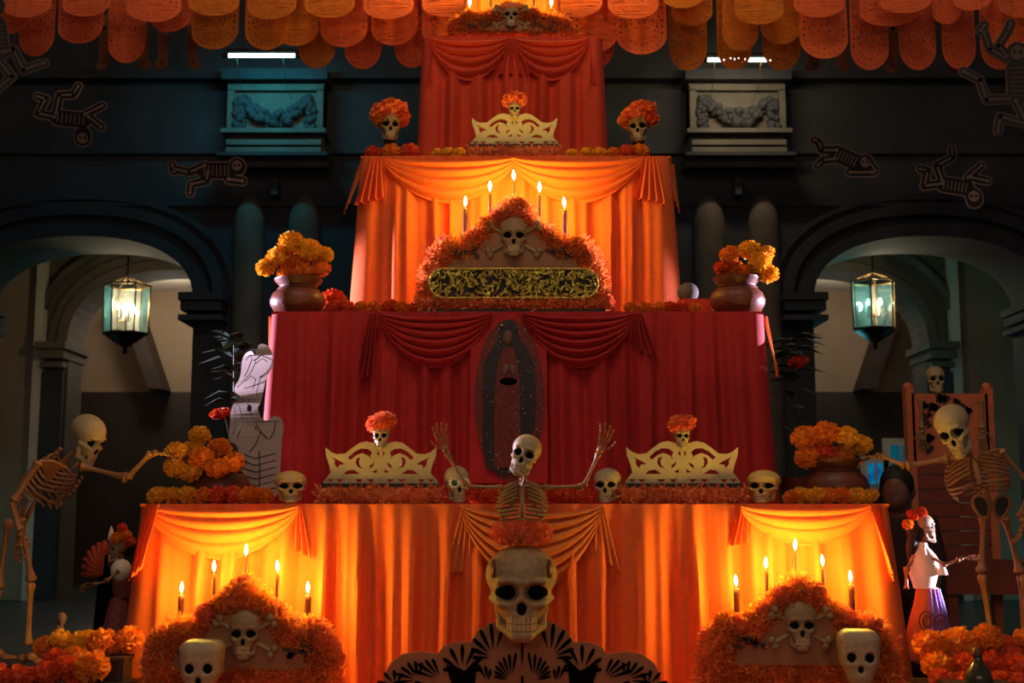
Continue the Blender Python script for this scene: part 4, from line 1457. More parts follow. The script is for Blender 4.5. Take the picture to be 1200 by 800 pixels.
# ---- flower-hatted skulls on dark stands, at the ends of the upper orange tier
for (x, yc, rz, lab) in ((457, 148, .15, 'skull in a bushy marigold hat above the clay pot of the cut-out'), (748, 150, -.15, 'skull in a bushy marigold hat above the clay pot by the stone')):
    Yk = 6.71
    c = P(x, yc, Yk)
    w = S(27, Yk)
    zb = c.z - .78 * w * 1.0
    ped = thing('skull_stand', 'black turned stand under the ' + ('hatted skull over the cut-out' if x < 600 else 'hatted skull over the stone'), 'stand', (c.x, Yk, Z3))
    hh = zb - Z3 + .03
    MB().lathe([(.05, 0), (.052, .012), (.03, .02), (.022, hh * .5), (.03, hh * .8), (.034, hh)], (c.x, Yk, Z3), 18).build('column', 'soot', ped)
    MB().lathe([(.056, 0), (.056, .008), (.05, .012)], (c.x, Yk, Z3), 18).build('base', 'black', ped)
    sk = skull(None, c, w, (0, 0, rz), 'human', 'bone_dim', 'skull', lab, 'skull')
    flower(V((0, .10, .62)), S(50, Yk) / 2 / w, 'mar_coral', None, None, .62, sk, 'marigold_hat')
    flower(V((-.45, .0, .42)), .5, 'mar_or', None, None, .8, sk, 'marigold_hat')
    flower(V((.45, .0, .42)), .5, 'mar_red', None, None, .8, sk, 'marigold_hat')
# crowned skull of the top mound gets a tinsel crown
ck = [c for c in m4.children if c.name.startswith('skull')][0]
MB().tube([(.55 * math.cos(a), .5 * math.sin(a), .52) for a in [2 * PI * k / 16 for k in range(16)]], .14, 8, True).build('crown', 'fuzz_red', ck, world=False)

# ---- veiled figure embroidered on a cloth hung on the red tier
def embroidery():
    Yp = F2 - .075
    root = thing('embroidered_hanging', 'dark veiled figure worked in sequins on a red hanging', 'wall hanging', P(597, 560, Yp))
    def lay(u, v, o=0.0):
        t = max(0.0, (v - 365) / 220.0)
        return P(u, v, F2 - (.030 + .05 * t ** 1.15 + .0612 * (.25 + .75 * min(1, 2.2 * t))) - o)
    def mp(off):
        def g(u, v, w):
            p = lay(u, v); p.y += w + off - .012; return p
        return g
    MB().plate([[(552, 372), (640, 372), (640, 400), (641, 430), (641, 465), (642, 515), (642, 566), (550, 566), (550, 515), (551, 465), (551, 430), (552, 400)]], .006, mp(.012)).build('ground_cloth', 'red_cloth', root, smooth=False)
    ov = [(597 + 41 * math.cos(a), 468 + 94 * math.sin(a) * (1 if math.sin(a) < 0 else 1.02)) for a in [2 * PI * k / 40 for k in range(40)]]
    MB().plate([ov], .006, mp(.006)).build('halo_cloth', 'robe', root, smooth=False)
    cl = [(586, 380), (592, 376), (600, 376), (606, 382), (609, 398), (618, 408), (625, 425), (628, 455), (627, 490), (622, 520), (626, 545), (612, 556), (585, 556), (570, 548), (566, 520), (566, 460), (568, 425), (574, 412), (582, 402), (584, 390)]
    MB().plate([cl], .010, mp(-.001)).build('cloak', 'cloak', root, smooth=False)
    rb = [(590, 408), (602, 408), (606, 425), (609, 450), (610, 500), (609, 548), (580, 548), (579, 500), (580, 455), (584, 425)]
    MB().plate([rb], .010, mp(-.007)).build('robe', 'robe', root, smooth=False)
    MB().ell(lay(595, 396, .010 + .012), (S(6.5, Yp), .012, S(9, Yp)), 14, 10).build('face', 'skin', root)
    MB().ell(lay(592, 434, .010 + .014), (S(5, Yp), .012, S(8, Yp)), 10, 8, Matrix.Rotation(.3, 3, 'Y')).build('hand', 'skin', root)
    MB().ell(lay(601, 434, .010 + .014), (S(5, Yp), .012, S(8, Yp)), 10, 8, Matrix.Rotation(-.3, 3, 'Y')).build('hand', 'skin', root)
    MB().ell(lay(596, 447, .010 + .013), (S(11, Yp), .010, S(5, Yp)), 12, 6).build('cuff', 'black', root)
    rng = random.Random(4)
    sq = MB()
    for k in range(150):
        a, rr = rng.uniform(0, 2 * PI), math.sqrt(rng.random())
        p = lay(597 + 40 * rr * math.cos(a), 468 + 92 * rr * math.sin(a), .024)
        q = rng.uniform(.0012, .0032)
        sq.ell(p, (q, q * .6, q), 6, 4)
    sq.build('sequins', 'sequin', root)['kind'] = 'stuff'
    MB().ell(lay(588, 381, .010 + .016), (.006, .004, .006), 8, 6).build('clasp', 'sequin', root)
embroidery()

# ---- great skull on the pierced stand, with the half skeleton rising from its wreath
def centre_piece():
    Yc = 4.70
    # stand board
    base = P(612, 800, Yc + .12)
    root = thing('fretwork_board', 'scalloped tan board with black feather scrolls under the great skull', 'board', (base.x, Yc + .12, Z0))
    Yb = Yc + .10
    cx = 612.0
    half = [(0, 722), (26, 727), (36, 729), (52, 739), (60, 752), (78, 752), (92, 757), (99, 766), (120, 763), (140, 766), (154, 776), (161, 790), (163, 815), (150, 850), (120, 870), (70, 880), (40, 905), (0, 905)]
    lp = [(cx + a, b) for a, b in half] + [(cx - a, b) for a, b in half[::-1] if a > 0]
    def mp(off):
        def g(u, v, w):
            p = P(u, v, Yb); p.y += w + off; p.z = max(p.z, Z0); return p
        return g
    MB().plate([lp], .018, mp(0)).build('board', 'tan_board', root, smooth=False)
    n0 = [0]
    def tear(bx, by, ang, ln, w):
        pts = []
        for k in range(12):
            t = 2 * PI * k / 12
            u = (1 - math.cos(t)) / 2
            v = math.sin(t) * w * .95 * (.12 + .95 * u)
            x = bx + math.cos(ang) * ln * (.26 + .80 * u) - math.sin(ang) * v
            y = by - math.sin(ang) * ln * (.26 + .80 * u) - math.cos(ang) * v
            pts.append((x, y))
        MB().plate([pts], .006, mp(-.011)).build('scroll_petal', 'black', root, smooth=False)
    fans = [(33, 770, 0, 106, 6, (24, 42), 3.6), (70, 786, 6, 174, 7, (22, 30), 3.4), (94, 796, 18, 66, 4, (26, 36), 2.8), (13, 797, 15, 100, 7, (20, 32), 2.6),
            (121, 796, -6, 100, 6, (20, 28), 2.8), (148, 802, 10, 120, 4, (15, 21), 2.8), (40, 800, 62, 100, 3, (16, 24), 2.8), (104, 806, -30, 20, 3, (22, 34), 3.2), (20, 835, -20, 70, 5, (20, 34), 3.2), (90, 840, 10, 100, 5, (22, 34), 3.2)]
    for (dx, by, a0, a1, n, (l0, l1), w) in fans:
        for k in range(n):
            t = k / (n - 1)
            ln = l0 + (l1 - l0) * (math.sin(PI * t) if dx in (70,) else t if dx in (33, 13) else 1 - t)
            a = R(a0 + (a1 - a0) * t)
            tear(cx + dx, by, a, ln, w)
            tear(cx - dx, by, PI - a, ln, w)
    for sg in (-1, 1):
        star = [(cx + sg * a, b) for a, b in ((51, 774), (60, 780), (68, 785), (78, 780), (89, 778), (86, 790), (82, 802), (66, 812), (55, 801), (54, 786))]
        MB().plate([star], .006, mp(-.011)).build('scroll_star', 'black', root, smooth=False)
    for (dy, ln) in ((790, 36), (812, 20)):
        tear(cx, dy, PI / 2, ln, 2.4)
    # great skull
    w = S(84, Yc)
    c = P(611, 691, Yc + .06)
    gs_ = skull(None, c, w, (R(4), 0, 0), 'human', 'bone_dim', 'skull', 'great weathered skull under the marigold wreath of the half skeleton', 'skull')
    gs_.scale = (w, w * .85, w * .83)
    for sg in (-1, 1):
        MB().ell((sg * .385, -.14, .36), (.055, .24, .17), 12, 8).build('temple_panel', 'clay', gs_, world=False)
    # wreath
    wr = P(611, 625, Yc + .10)
    g = thing('marigold_wreath', 'thick orange marigold wreath between the great skull and the half skeleton', 'wreath', wr)
    rx = S(23, Yc)
    MB().tube([wr + V((rx * math.cos(a), rx * .8 * math.sin(a), 0)) for a in [2 * PI * k / 20 for k in range(20)]], S(10, Yc), 10, True).build('core', 'fuzz_red', g)
    for k in range(13):
        a = 2 * PI * k / 13
        flower(V((rx * math.cos(a), rx * .8 * math.sin(a), .003)), S(14.5, Yc), 'mar_coral', None, None, 1.0, g, 'bloom')
    # half skeleton
    Ys = Yc + .10
    hs = thing('half_skeleton', 'half skeleton with raised arms and tilted skull rising from the wreath', 'skeleton', P(612, 620, Ys))
    ribcage(hs, P(612, 567, Ys), P(612, 616, Ys), V((0, -1, 0)), S(27, Ys), S(19, Ys), 'bone_dim', 9, .0046)
    MB().tube([P(612, 572, Ys + .03), P(615, 562, Ys + .02), P(616, 548, Ys)], .008, 8).build('neck', 'plastic_bone', hs)
    skull(hs, P(615, 533, Ys - .02) - wofs(hs), S(34, Ys), (R(-5), R(17), R(-8)), 'human', 'bone', 'skull')
    for sg, pts, d, n in ((-1, [(590, 571), (546, 570), (523, 529)], (-.35, 0, 1), (.3, -.9, 0)), (1, [(636, 571), (684, 570), (702, 530)], (.4, 0, 1), (-.3, -.9, 0))):
        q = [P(x, y, Ys - .02) for x, y in pts]
        limb(hs, ['upper_arm', 'forearm'], q, S(2.6, Ys), 'plastic_bone')
        MB().tube([P(612 + sg * 2, 570, Ys - .05), P(612 + sg * 14, 567, Ys - .04), q[0]], S(2, Ys), 8).build('collar_bone', 'plastic_bone', hs)
        MB().add([q[0] + V((0, .02, .005)), q[0] + V((-sg * .06, .04, .0)), q[0] + V((-sg * .03, .045, -.085))], [(0, 1, 2)]).build('shoulder_blade', 'plastic_bone', hs)
        hb = MB()
        hand(hb, q[2], d, n, S(35, Ys), .32, -sg, .0036, .55)
        hb.build('hand', 'plastic_bone', hs)
centre_piece()

# ================================================================== life-size skeletons either side
def pelvis(root, c, up, right, fwd, s, m):
    c, up, right, fwd = V(c), V(up).normalized(), V(right).normalized(), V(fwd).normalized()
    b = MB()
    b.ell(c - fwd * s * .25, (s * .14, s * .12, s * .22), 8, 6)
    o = b.build('pelvis', m, root)
    for sg in (-1, 1):
        lp, n = [], 18
        for k in range(n):
            a = 2 * PI * k / n
            x, z = .30 * math.cos(a), .50 * math.sin(a)
            x *= 1 + .35 * math.sin(a)
            lp.append(c + right * sg * s * (.42 + x + .10 * math.sin(a)) + up * s * z + fwd * s * .1 * math.cos(a) * sg)
        MB().tube(lp, s * .075, 6, True).build('hip_rim', m, o)
        cc = sum(lp, V()) / n
        MB().add([cc] + lp, [(0, 1 + k, 1 + (k + 1) % n) for k in range(n)]).build('hip_blade', 'soot', o)
    return o
def foot(root, ank, d, s, m):
    ank, d = V(ank), V(d).normalized()
    side = V((-d.y, d.x, 0))
    b = MB()
    b.ell(ank - d * s * .18 + V((0, 0, -s * .12)), (s * .14, s * .14, s * .14), 8, 6)
    b.ell(ank + d * s * .15 + V((0, 0, -s * .06)), (s * .2, s * .2, s * .13), 8, 6)
    for i in range(5):
        q = (i - 2) * .085
        p0 = ank + d * s * .2 + side * s * q + V((0, 0, -s * .10))
        p1 = p0 + d * s * .34 + side * s * q * .3 + V((0, 0, -s * .08))
        b.bone(p0, p1, s * .032, 6)
        b.bone(p1, p1 + d * s * .17 + V((0, 0, -s * .02)), s * .028, 6)
    return b.build('foot', m, root)

# platforms the skeletons stand on
Yk = 5.45
ZPL = P(0, 781, Yk).z
pl = thing('platform', 'dark wooden platform heaped with marigolds under the stooping skeleton', 'platform', (-2.2, 5.4, 0))
MB().bbox((-2.8, 4.95, 0), (-1.74, 5.95, ZPL - .02)).bbox((-1.74, 4.95, 0), (-1.46, 5.08, ZPL - .02)).build('body', 'darkwood', pl, smooth=False)
MB().bbox((-2.84, 4.91, ZPL - .03), (-1.72, 5.99, ZPL)).bbox((-1.72, 4.91, ZPL - .03), (-1.44, 5.10, ZPL)).build('top_board', 'soot', pl, smooth=False)
pr = thing('platform', 'dark wooden platform heaped with marigolds under the tall skeleton', 'platform', (2.3, 5.5, 0))
MB().bbox((1.74, 4.95, 0), (2.8, 5.95, ZPL - .02)).bbox((1.56, 4.95, 0), (1.74, 5.08, ZPL - .02)).build('body', 'darkwood', pr, smooth=False)
MB().bbox((1.72, 4.91, ZPL - .03), (2.84, 5.99, ZPL)).bbox((1.54, 4.91, ZPL - .03), (1.72, 5.10, ZPL)).build('top_board', 'soot', pr, smooth=False)

# stooping skeleton reaching for the flowers
def skeleton_stooping():
    Y = Yk
    m = 'plastic_bone'
    root = thing('skeleton', 'plastic skeleton stooping towards the marigold pot with one arm outstretched', 'skeleton', V((P(35, 700, Y).x, Y, ZPL)))
    top, bot = P(78, 546, Y), P(34, 592, Y)
    ribcage(root, top, bot, V((.72, -.25, -.62)), S(28, Y) , S(24, Y), m, 9, .006)
    MB().tube([P(70, 545, Y + .02), P(82, 534, Y), P(92, 524, Y)], .012, 8).build('neck', m, root)
    skull(root, P(103, 513, Y - .02) - wofs(root), S(36, Y), (R(30), R(-4), R(70)), 'human', 'bone', 'skull')
    # far arm
    q = [P(93, 546, Y - .06), P(150, 560, Y - .08), P(178, 530, Y - .09)]
    limb(root, ['upper_arm', 'forearm'], q, S(3.6, Y), m)
    hb = MB(); hand(hb, q[2], (1, -.1, -.12), (0, -.2, -1), S(34, Y), .3, 1, .0046, .5); hb.build('hand', m, root)
    MB().tube([P(86, 548, Y - .08), P(92, 542, Y - .09), q[0]], .008, 8).build('collar_bone', m, root)
    # near arm hanging
    q = [P(46, 540, Y - .18), P(15, 588, Y - .20), P(24, 622, Y - .20)]
    limb(root, ['upper_arm', 'forearm'], q, S(3.6, Y), m)
    hb = MB(); hand(hb, q[2], (-.12, 0, -1), (.4, .9, 0), S(34, Y), .25, -1, .0046, .5); hb.build('hand', m, root)
    MB().tube([P(78, 548, Y - .10), P(62, 540, Y - .15), q[0]], .008, 8).build('collar_bone', m, root)
    MB().add([q[0], q[0] + V((.085, .06, -.01)), q[0] + V((.015, .07, -.085))], [(0, 1, 2)]).build('shoulder_blade', m, root)
    pelvis(root, P(30, 602, Y), (.35, 0, .9), (.1, -1, 0), (.9, 0, -.35), S(30, Y), m)
    a = [P(24, 606, Y - .08), P(37, 682, Y - .06), P(33, 756, Y - .05)]
    limb(root, ['thigh_bone', 'shin_bone'], a, S(3.8, Y), m)
    a[2].z = ZPL + .075
    foot(root, V((a[2].x, a[2].y, ZPL + .055)), (1, -.35, 0), S(40, Y), m)
    b = [P(10, 608, Y + .10), P(-2, 690, Y + .12), P(-8, 760, Y + .10)]
    limb(root, ['thigh_bone', 'shin_bone'], b, S(3.8, Y), m)
    foot(root, V((b[2].x, b[2].y, ZPL + .055)), (1, -.2, 0), S(40, Y), m)
skeleton_stooping()

def skeleton_tall():
    Y = 5.40
    m = 'plastic_bone'
    root = thing('skeleton', 'tall plastic skeleton standing with bowed skull, one arm stretched to the clay pot', 'skeleton', V((P(1165, 700, Y).x, Y, ZPL)))
    ribcage(root, P(1139, 534, Y), P(1152, 586, Y), V((-.28, -.95, 0)), S(33, Y), S(24, Y), m, 9, .006)
    MB().tube([P(1141, 540, Y + .03), P(1134, 530, Y + .02), P(1126, 520, Y)], .012, 8).build('neck', m, root)
    skull(root, P(1118, 503, Y - .05) - wofs(root), S(39, Y), (R(26), R(-14), R(-40)), 'human', 'bone', 'skull')
    q = [P(1112, 537, Y - .03), P(1061, 546, Y - .01), P(1032, 533, Y + .035)]
    limb(root, ['upper_arm', 'forearm'], q, S(3.6, Y), m)
    hb = MB(); hand(hb, q[2], (-1, -.05, -.22), (0, -.3, -1), S(32, Y), .3, -1, .0046, .5); hb.build('hand', m, root)
    MB().tube([P(1136, 537, Y - .07), P(1124, 535, Y - .07), q[0]], .008, 8).build('collar_bone', m, root)
    q = [P(1171, 527, Y - .02), P(1212, 572, Y - .02), P(1199, 606, Y - .10)]
    limb(root, ['upper_arm', 'forearm'], q, S(3.8, Y), m)
    hb = MB(); hand(hb, q[2], (-.2, 0, -1), (-1, 0, 0), S(34, Y), .3, 1, .0046, .5); hb.build('hand', m, root)
    MB().tube([P(1142, 537, Y - .07), P(1158, 530, Y - .07), q[0]], .008, 8).build('collar_bone', m, root)
    MB().tube([P(1152, 572, Y + .03), P(1158, 584, Y + .03), P(1162, 596, Y + .02)], .013, 8).build('lower_spine', m, root)
    pelvis(root, P(1162, 594, Y), (0, 0, 1), (1, 0, 0), (0, -1, 0), S(27, Y), m)
    a = [P(1153, 604, Y), P(1150, 672, Y - .03), P(1163, 756, Y)]
    limb(root, ['thigh_bone', 'shin_bone'], a, S(4.0, Y), m)
    foot(root, V((a[2].x, a[2].y, ZPL + .055)), (-.3, -1, 0), S(40, Y), m)
    b = [P(1177, 604, Y), P(1196, 672, Y + .03), P(1200, 758, Y + .04)]
    limb(root, ['thigh_bone', 'shin_bone'], b, S(4.0, Y), m)
    foot(root, V((b[2].x, b[2].y, ZPL + .055)), (.2, -1, 0), S(40, Y), m)
skeleton_tall()

# ---- dressed skeleton dolls
def doll_bride():
    Y = 5.72
    base = V((P(1087, 700, Y).x, Y, ZPL))
    root = thing('dressed_skeleton', 'skeleton bride in a pale ruffled sequin dress beside the orange skirt', 'doll', base)
    wz = P(1083, 688, Y)
    h = wz.z - ZPL
    r0, r1 = S(12, Y), S(30, Y)
    prof = [(r1, 0), (r1 * .98, h * .08), (r1 * .86, h * .3), (r1 * .70, h * .55), (r1 * .5, h * .8), (r0, h)]
    MB().lathe(prof, base, 64, fold=lambda a, t: 1 + (1 - t) * .09 * math.sin(11 * a)).build('skirt', 'dress_or', root)
    for k, a in enumerate((-1.15, -.8, -.45, -.1, .2)):
        pts = []
        for t in (0, .2, .4, .6, .8, .97):
            rr = r1 + (r0 - r1) * t ** .8
            aa = a - .5
            pts.append(base + V((rr * 1.04 * math.cos(aa), rr * 1.04 * math.sin(aa), h * t + .004)))
        MB().tube(pts, [.014, .014, .013, .011, .009, .005], 8).build('sequin_strip', 'dress', root)
    rng = random.Random(6)
    for (ax, zz) in ((-2.0, .55), (-1.25, .5), (-1.7, .25)):     # printed rosettes
        ring = MB()
        for q in (.018, .034):
            rr = r1 * (.98 - .5 * zz)
            c = base + V((rr * math.cos(ax), rr * math.sin(ax) - .004, h * zz))
            ring.tube([c + V((q * math.cos(b), -.008, q * 1.3 * math.sin(b))) for b in [2 * PI * k / 14 for k in range(14)]], .003, 6, True)
        ring.build('rosette', 'dress_brown', root)
    wx = P(1083, 660, Y)
    MB().lathe([(r0, 0), (r0 * 1.15, .03), (r0 * 1.5, .085), (r0 * 1.35, .13), (r0 * .6, .165), (r0 * .42, .20)], wz - V((0, 0, .004)), 24).build('bodice', 'white_cloth', root)
    for k, (dx, yy, rr, hh) in enumerate(((0, 646, 15, .035), (2, 656, 14, .035))):
        c = P(1082 + dx, yy, Y)
        MB().lathe([(S(rr, Y), -hh), (S(rr * .8, Y), -hh * .3), (S(rr * .4, Y), hh * .5)], c, 48, fold=lambda a, t: 1 + (1 - t) * .18 * math.sin(10 * a), capb=False, capt=False).build('ruffle', 'white_cloth', root)
    MB().tube([P(1082, 645, Y), P(1083, 628, Y)], .011, 8).build('neck', 'plastic_bone', root)
    skull(root, P(1083, 618, Y) - wofs(root), S(22, Y), (0, 0, R(78)), 'human', 'bone', 'skull')
    hr = P(1075, 616, Y)
    MB().ell(hr + V((0, .02, .0)), (S(13, Y), S(14, Y), S(17, Y)), 14, 10).build('hair', 'hair', root)
    MB().tube([hr + V((-.01, 0, -.03)), P(1068, 640, Y), P(1066, 662, Y)], [.03, .026, .008], 8).build('hair_lock', 'hair', root)
    for (x, y, d, mm) in ((1070, 603, 15, 'mar_red'), (1080, 600, 14, 'mar_red'), (1064, 614, 14, 'mar_or')):
        flower(P(x, y, Y - .03) - wofs(root), S(d, Y) / 2, mm, None, None, .9, root, 'hair_flower')
    q = [P(1092, 652, Y - .05), P(1106, 662, Y - .07), P(1124, 655, Y - .08)]
    limb(root, ['upper_arm', 'forearm'], q, S(2.4, Y), 'plastic_bone')
    hb = MB(); hand(hb, q[2], (1, 0, .18), (0, -.5, -1), S(24, Y), .15, 1, .0036, .6); hb.build('hand', 'plastic_bone', root)
    MB().lathe([(S(6, Y), -.035), (S(5, Y), -.015), (S(2.5, Y), .0)], P(1104, 664, Y - .06), 28, fold=lambda a, t: 1 + (1 - t) * .2 * math.sin(8 * a), capb=False, capt=False).build('cuff_ruffle', 'white_cloth', root)
    q = [P(1072, 652, Y - .02), P(1062, 668, Y - .05), P(1062, 690, Y - .06)]
    limb(root, ['upper_arm', 'forearm'], q, S(2.4, Y), 'plastic_bone')
doll_bride()

def doll_feather():
    Y = 5.84
    base = V((P(140, 700, Y).x, Y, ZPL))
    root = thing('dressed_skeleton', 'skeleton lady with flowered hair and orange feather fan in a black cape', 'doll', base)
    wz = P(144, 700, Y)
    h = wz.z - ZPL
    r0, r1 = S(10, Y), S(24, Y)
    MB().lathe([(r1, 0), (r1 * .9, h * .25), (r1 * .65, h * .6), (r0, h)], base, 48, fold=lambda a, t: 1 + (1 - t) * .08 * math.sin(9 * a)).build('skirt', 'dress_brown', root)
    MB().lathe([(r0, 0), (r0 * 1.3, .05), (r0 * 1.5, .10), (r0 * .6, .15)], wz, 20).build('bodice', 'dress_brown', root)
    c = P(142, 668, Y - .04)
    MB().ell(c, (S(12, Y), S(12, Y), S(13, Y)), 14, 10).build('puff_sleeve', 'white_cloth', root)
    MB().tube([P(144, 668, Y), P(142, 648, Y)], .010, 8).build('neck', 'plastic_bone', root)
    skull(root, P(139, 643, Y) - wofs(root), S(20, Y), (0, 0, R(-65)), 'human', 'bone_dim', 'skull')
    MB().ell(P(146, 638, Y + .03), (S(13, Y), S(13, Y), S(15, Y)), 12, 8).build('hair', 'hair', root)
    for (x, y, d, mm) in ((136, 630, 15, 'mar_or'), (147, 627, 15, 'mar_or'), (143, 618, 12, 'mar_red'), (152, 634, 14, 'mar_red')):
        flower(P(x, y, Y - .05) - wofs(root), S(d, Y) / 2, mm, None, None, .9, root, 'hair_flower')
    MB().lathe([(S(4, Y), 0), (S(2.5, Y), S(10, Y)), (.001, S(16, Y))], P(130, 632, Y - .03), 8).build('comb', 'white_cloth', root)
    # feather fan
    fan = MB()
    cf = P(124, 672, Y + .02)
    for k in range(9):
        a = R(70 + 14 * k)
        t = cf + V((math.cos(a) * S(34, Y), .01 * k, math.sin(a) * S(38, Y)))
        m_ = cf.lerp(t, .6)
        fan.tube([cf, m_, t], [.004, .022, .010], 8)
    fan.build('feather_fan', 'feather', root)
    # cape
    def cape(u, v):
        x = 118 + 26 * u - 10 * v * (1 - u)
        p = P(x, 650 + 95 * v, Y + .05 - .05 * math.sin(u * PI))
        p.y += .012 * math.sin(u * 18)
        return p
    MB().grid(cape, 30, 12).build('cape', 'black', root)
    q = [P(140, 668, Y - .08), P(124, 681, Y - .10), P(112, 684, Y - .10)]
    limb(root, ['upper_arm', 'forearm'], q, S(2.2, Y), 'plastic_bone')
    hb = MB(); hand(hb, q[2], (-1, 0, -.15), (0, -.6, -1), S(20, Y), .5, -1, .0036, .6); hb.build('hand', 'plastic_bone', root)
doll_feather()

# ---- skeleton cut-out standing on the widest tier beside the red tier
def standing_cutout():
    Y = 5.73
    out = [(303, 402), (314, 404), (320, 414), (320, 428), (313, 440), (309, 458), (306, 472), (301, 478), (306, 490), (313, 494), (321, 487), (330, 489), (334, 500), (331, 514), (330, 540), (328, 560), (327, 588),
           (252, 588), (256, 572), (266, 556), (280, 540), (278, 520), (266, 517), (268, 500), (266, 482), (270, 470), (278, 467), (281, 463), (270, 458), (269, 450), (278, 440), (277, 420), (281, 411), (292, 408), (297, 416), (300, 410)]
    root = thing('cardboard_cutout', 'pale cardboard skeleton figure with raised arms leaning by the red tier', 'cutout', V((P(292, 588, Y).x, Y, Z1)))
    def mp(off):
        def g(u, v, w):
            k = (588 - v)
            p = P(u, v, Y + .0003 * k); p.z = max(p.z, Z1); p.y += w + off
            dl = (308 - (v - 400) * .374) - u          # crease added for the shadow edge; left of it the card catches violet light
            p.y += max(0, dl) * .0042 - (u - 306) * .0006
            return p
        return g
    for _ in range(2):
        out = [q for i in range(len(out)) for q in ((out[i - 1][0] * .75 + out[i][0] * .25, out[i - 1][1] * .75 + out[i][1] * .25), (out[i - 1][0] * .25 + out[i][0] * .75, out[i - 1][1] * .25 + out[i][1] * .75))]
    MB().plate([out], .01, mp(0)).build('card', 'card_grey', root, smooth=False)
    rng = random.Random(12)
    def stroke(pts, w):
        q = [mp(-.007)(x, y, 0) for x, y in pts]
        MB().tube(q, w, 5).build('ink_line', 'card_dark', root)
    for ln in ([(284, 420), (290, 414), (294, 420), (288, 434), (284, 440)], [(274, 452), (282, 446), (294, 436), (300, 424)], [(286, 446), (294, 440), (300, 444), (296, 456)], [(300, 426), (308, 420), (314, 424)], [(306, 440), (302, 456), (298, 470)],
               [(272, 476), (276, 490), (272, 508)], [(280, 476), (284, 492), (278, 512)], [(288, 466), (296, 488), (306, 506), (314, 514)], [(324, 494), (322, 506), (316, 516)], [(306, 506), (300, 520), (292, 530)]):
        stroke(ln, .002)
    for k in range(6):
        y = 532 + 8 * k
        stroke([(286 - k, y), (300, y + 5), (324, y - 1)], .0016)
    stroke([(304, 528), (305, 552), (304, 580)], .0024)
    MB().ell(mp(-.008)(292, 478, 0), (.012, .004, .016), 10, 6).build('ink_eye', 'card_dark', root)
    MB().tube([mp(.004)(300, 500, 0), V((P(286, 588, Y).x, Y + .06, Z1))], .006, 6).build('prop', 'darkwood', root)
standing_cutout()

# ---- plants behind the pots, each with a red flower
def plant(x, xf, yf, label):
    Y = 6.55
    rng = random.Random(x)
    bx = P(x, 400, Y).x
    root = thing('potted_plant', label, 'plant', (bx, Y, Z1))
    MB().lathe([(.06, 0), (.085, .12), (.09, .14), (.08, .14), (.07, .12)], (bx, Y, Z1), 20).build('pot', 'clay', root)
    top = P(x, 400, Y).z
    MB().tube([(bx, Y, Z1 + .1), (bx + .01, Y, Z1 + .5), (bx, Y, top)], [.006, .005, .003], 6).build('stem', 'leaf', root)
    for k in range(34):
        z = Z1 + .25 + (top + .02 - Z1 - .25) * rng.random() ** .35
        a = rng.uniform(0, 2 * PI)
        d = V((math.cos(a), math.sin(a) * .6, rng.uniform(-.1, .5))).normalized()
        ln = rng.uniform(.10, .19)
        s, t = frame_of(d)
        p = V((bx, Y, z))
        w = ln * .24
        MB().add([p, p + d * ln * .4 + s * w, p + d * ln - V((0, 0, ln * .25)), p + d * ln * .4 - s * w, p + d * ln * .45 + t * .01],
                 [(0, 1, 4), (1, 2, 4), (2, 3, 4), (3, 0, 4)]).build('leaf', 'leaf', root)
    f = P(xf, yf, Y - .04)
    flower(f - wofs(root), S(13, Y), 'feather', None, None, .5, root, 'bloom')
    MB().tube([(bx, Y, f.z - .15), f.lerp(V((bx, Y, f.z - .06)), .5), f], .005, 6).build('flower_stem', 'leaf', root)
plant(274, 258, 484, 'dark leafy plant with a red flower behind the skeleton cut-out')
plant(928, 936, 424, 'dark leafy plant with a red flower beside the red tier, on the throne side')

# ---- flower heaps at the skeletons' feet
def heap(spec, Y, label, group):
    top = Y > 4.95
    it = []
    for (x, y, d, m) in spec:
        Yq = Y - .07 if top and y >= 765 else Y
        it.append([P(x, y, Yq), S(d, Yq) / 2])
    relax(it, (.6, 1.0, .5), Y - .09 if top else Y - .05, Y + .05 if top else Y, .80, ZPL if top else None)
    for (x, y, d, m), (p, r) in zip(spec, it):
        flower(p, r, {'o': 'mar_or', 'r': 'mar_red', 'y': 'mar_yel'}[m], HUE[m] + label, group, .9)
heap([(98, 754, 40, 'y'), (120, 752, 36, 'o'), (138, 750, 34, 'o'), (78, 752, 26, 'y'), (58, 756, 28, 'o'), (88, 770, 34, 'o'), (66, 772, 28, 'r')], 5.06, 'marigold bloom heaped on the platform at the stooping skeleton\'s foot', 'marigolds on the platform of the stooping skeleton')
heap([(6, 792, 34, 'r'), (28, 792, 34, 'r'), (50, 790, 36, 'r'), (72, 788, 30, 'r'), (102, 784, 42, 'o'), (86, 798, 30, 'r')], 4.88, 'marigold bloom of the garland along the dark platform of the stooping skeleton', 'garland of the stooping skeleton\'s platform')
heap([(1104, 756, 40, 'o'), (1128, 756, 48, 'o'), (1106, 780, 38, 'o'), (1128, 782, 40, 'r'), (1152, 754, 36, 'o'), (1174, 758, 40, 'r'), (1200, 754, 38, 'o'), (1166, 780, 38, 'r'), (1190, 780, 40, 'r'), (1212, 776, 34, 'o')], 5.05, 'marigold bloom heaped on the platform at the tall skeleton\'s feet', 'marigolds on the platform of the tall skeleton')
heap([(1104, 796, 28, 'r'), (1124, 800, 28, 'r'), (1172, 798, 28, 'r'), (1196, 800, 28, 'r')], 4.88, 'marigold bloom of the garland along the dark platform of the tall skeleton', 'garland of the tall skeleton\'s platform')
cr0, cr1 = P(108, 768, 5.03), P(150, 768, 5.03)
fb = thing('flower_box', 'small dark slatted box under the yellow marigolds beside the orange skirt', 'box', ((cr0.x + cr1.x) / 2, 5.03, ZPL))
MB().bbox((cr0.x, 4.97, ZPL), (cr1.x, 5.09, cr0.z - .012)).build('body', 'soot', fb, smooth=False)
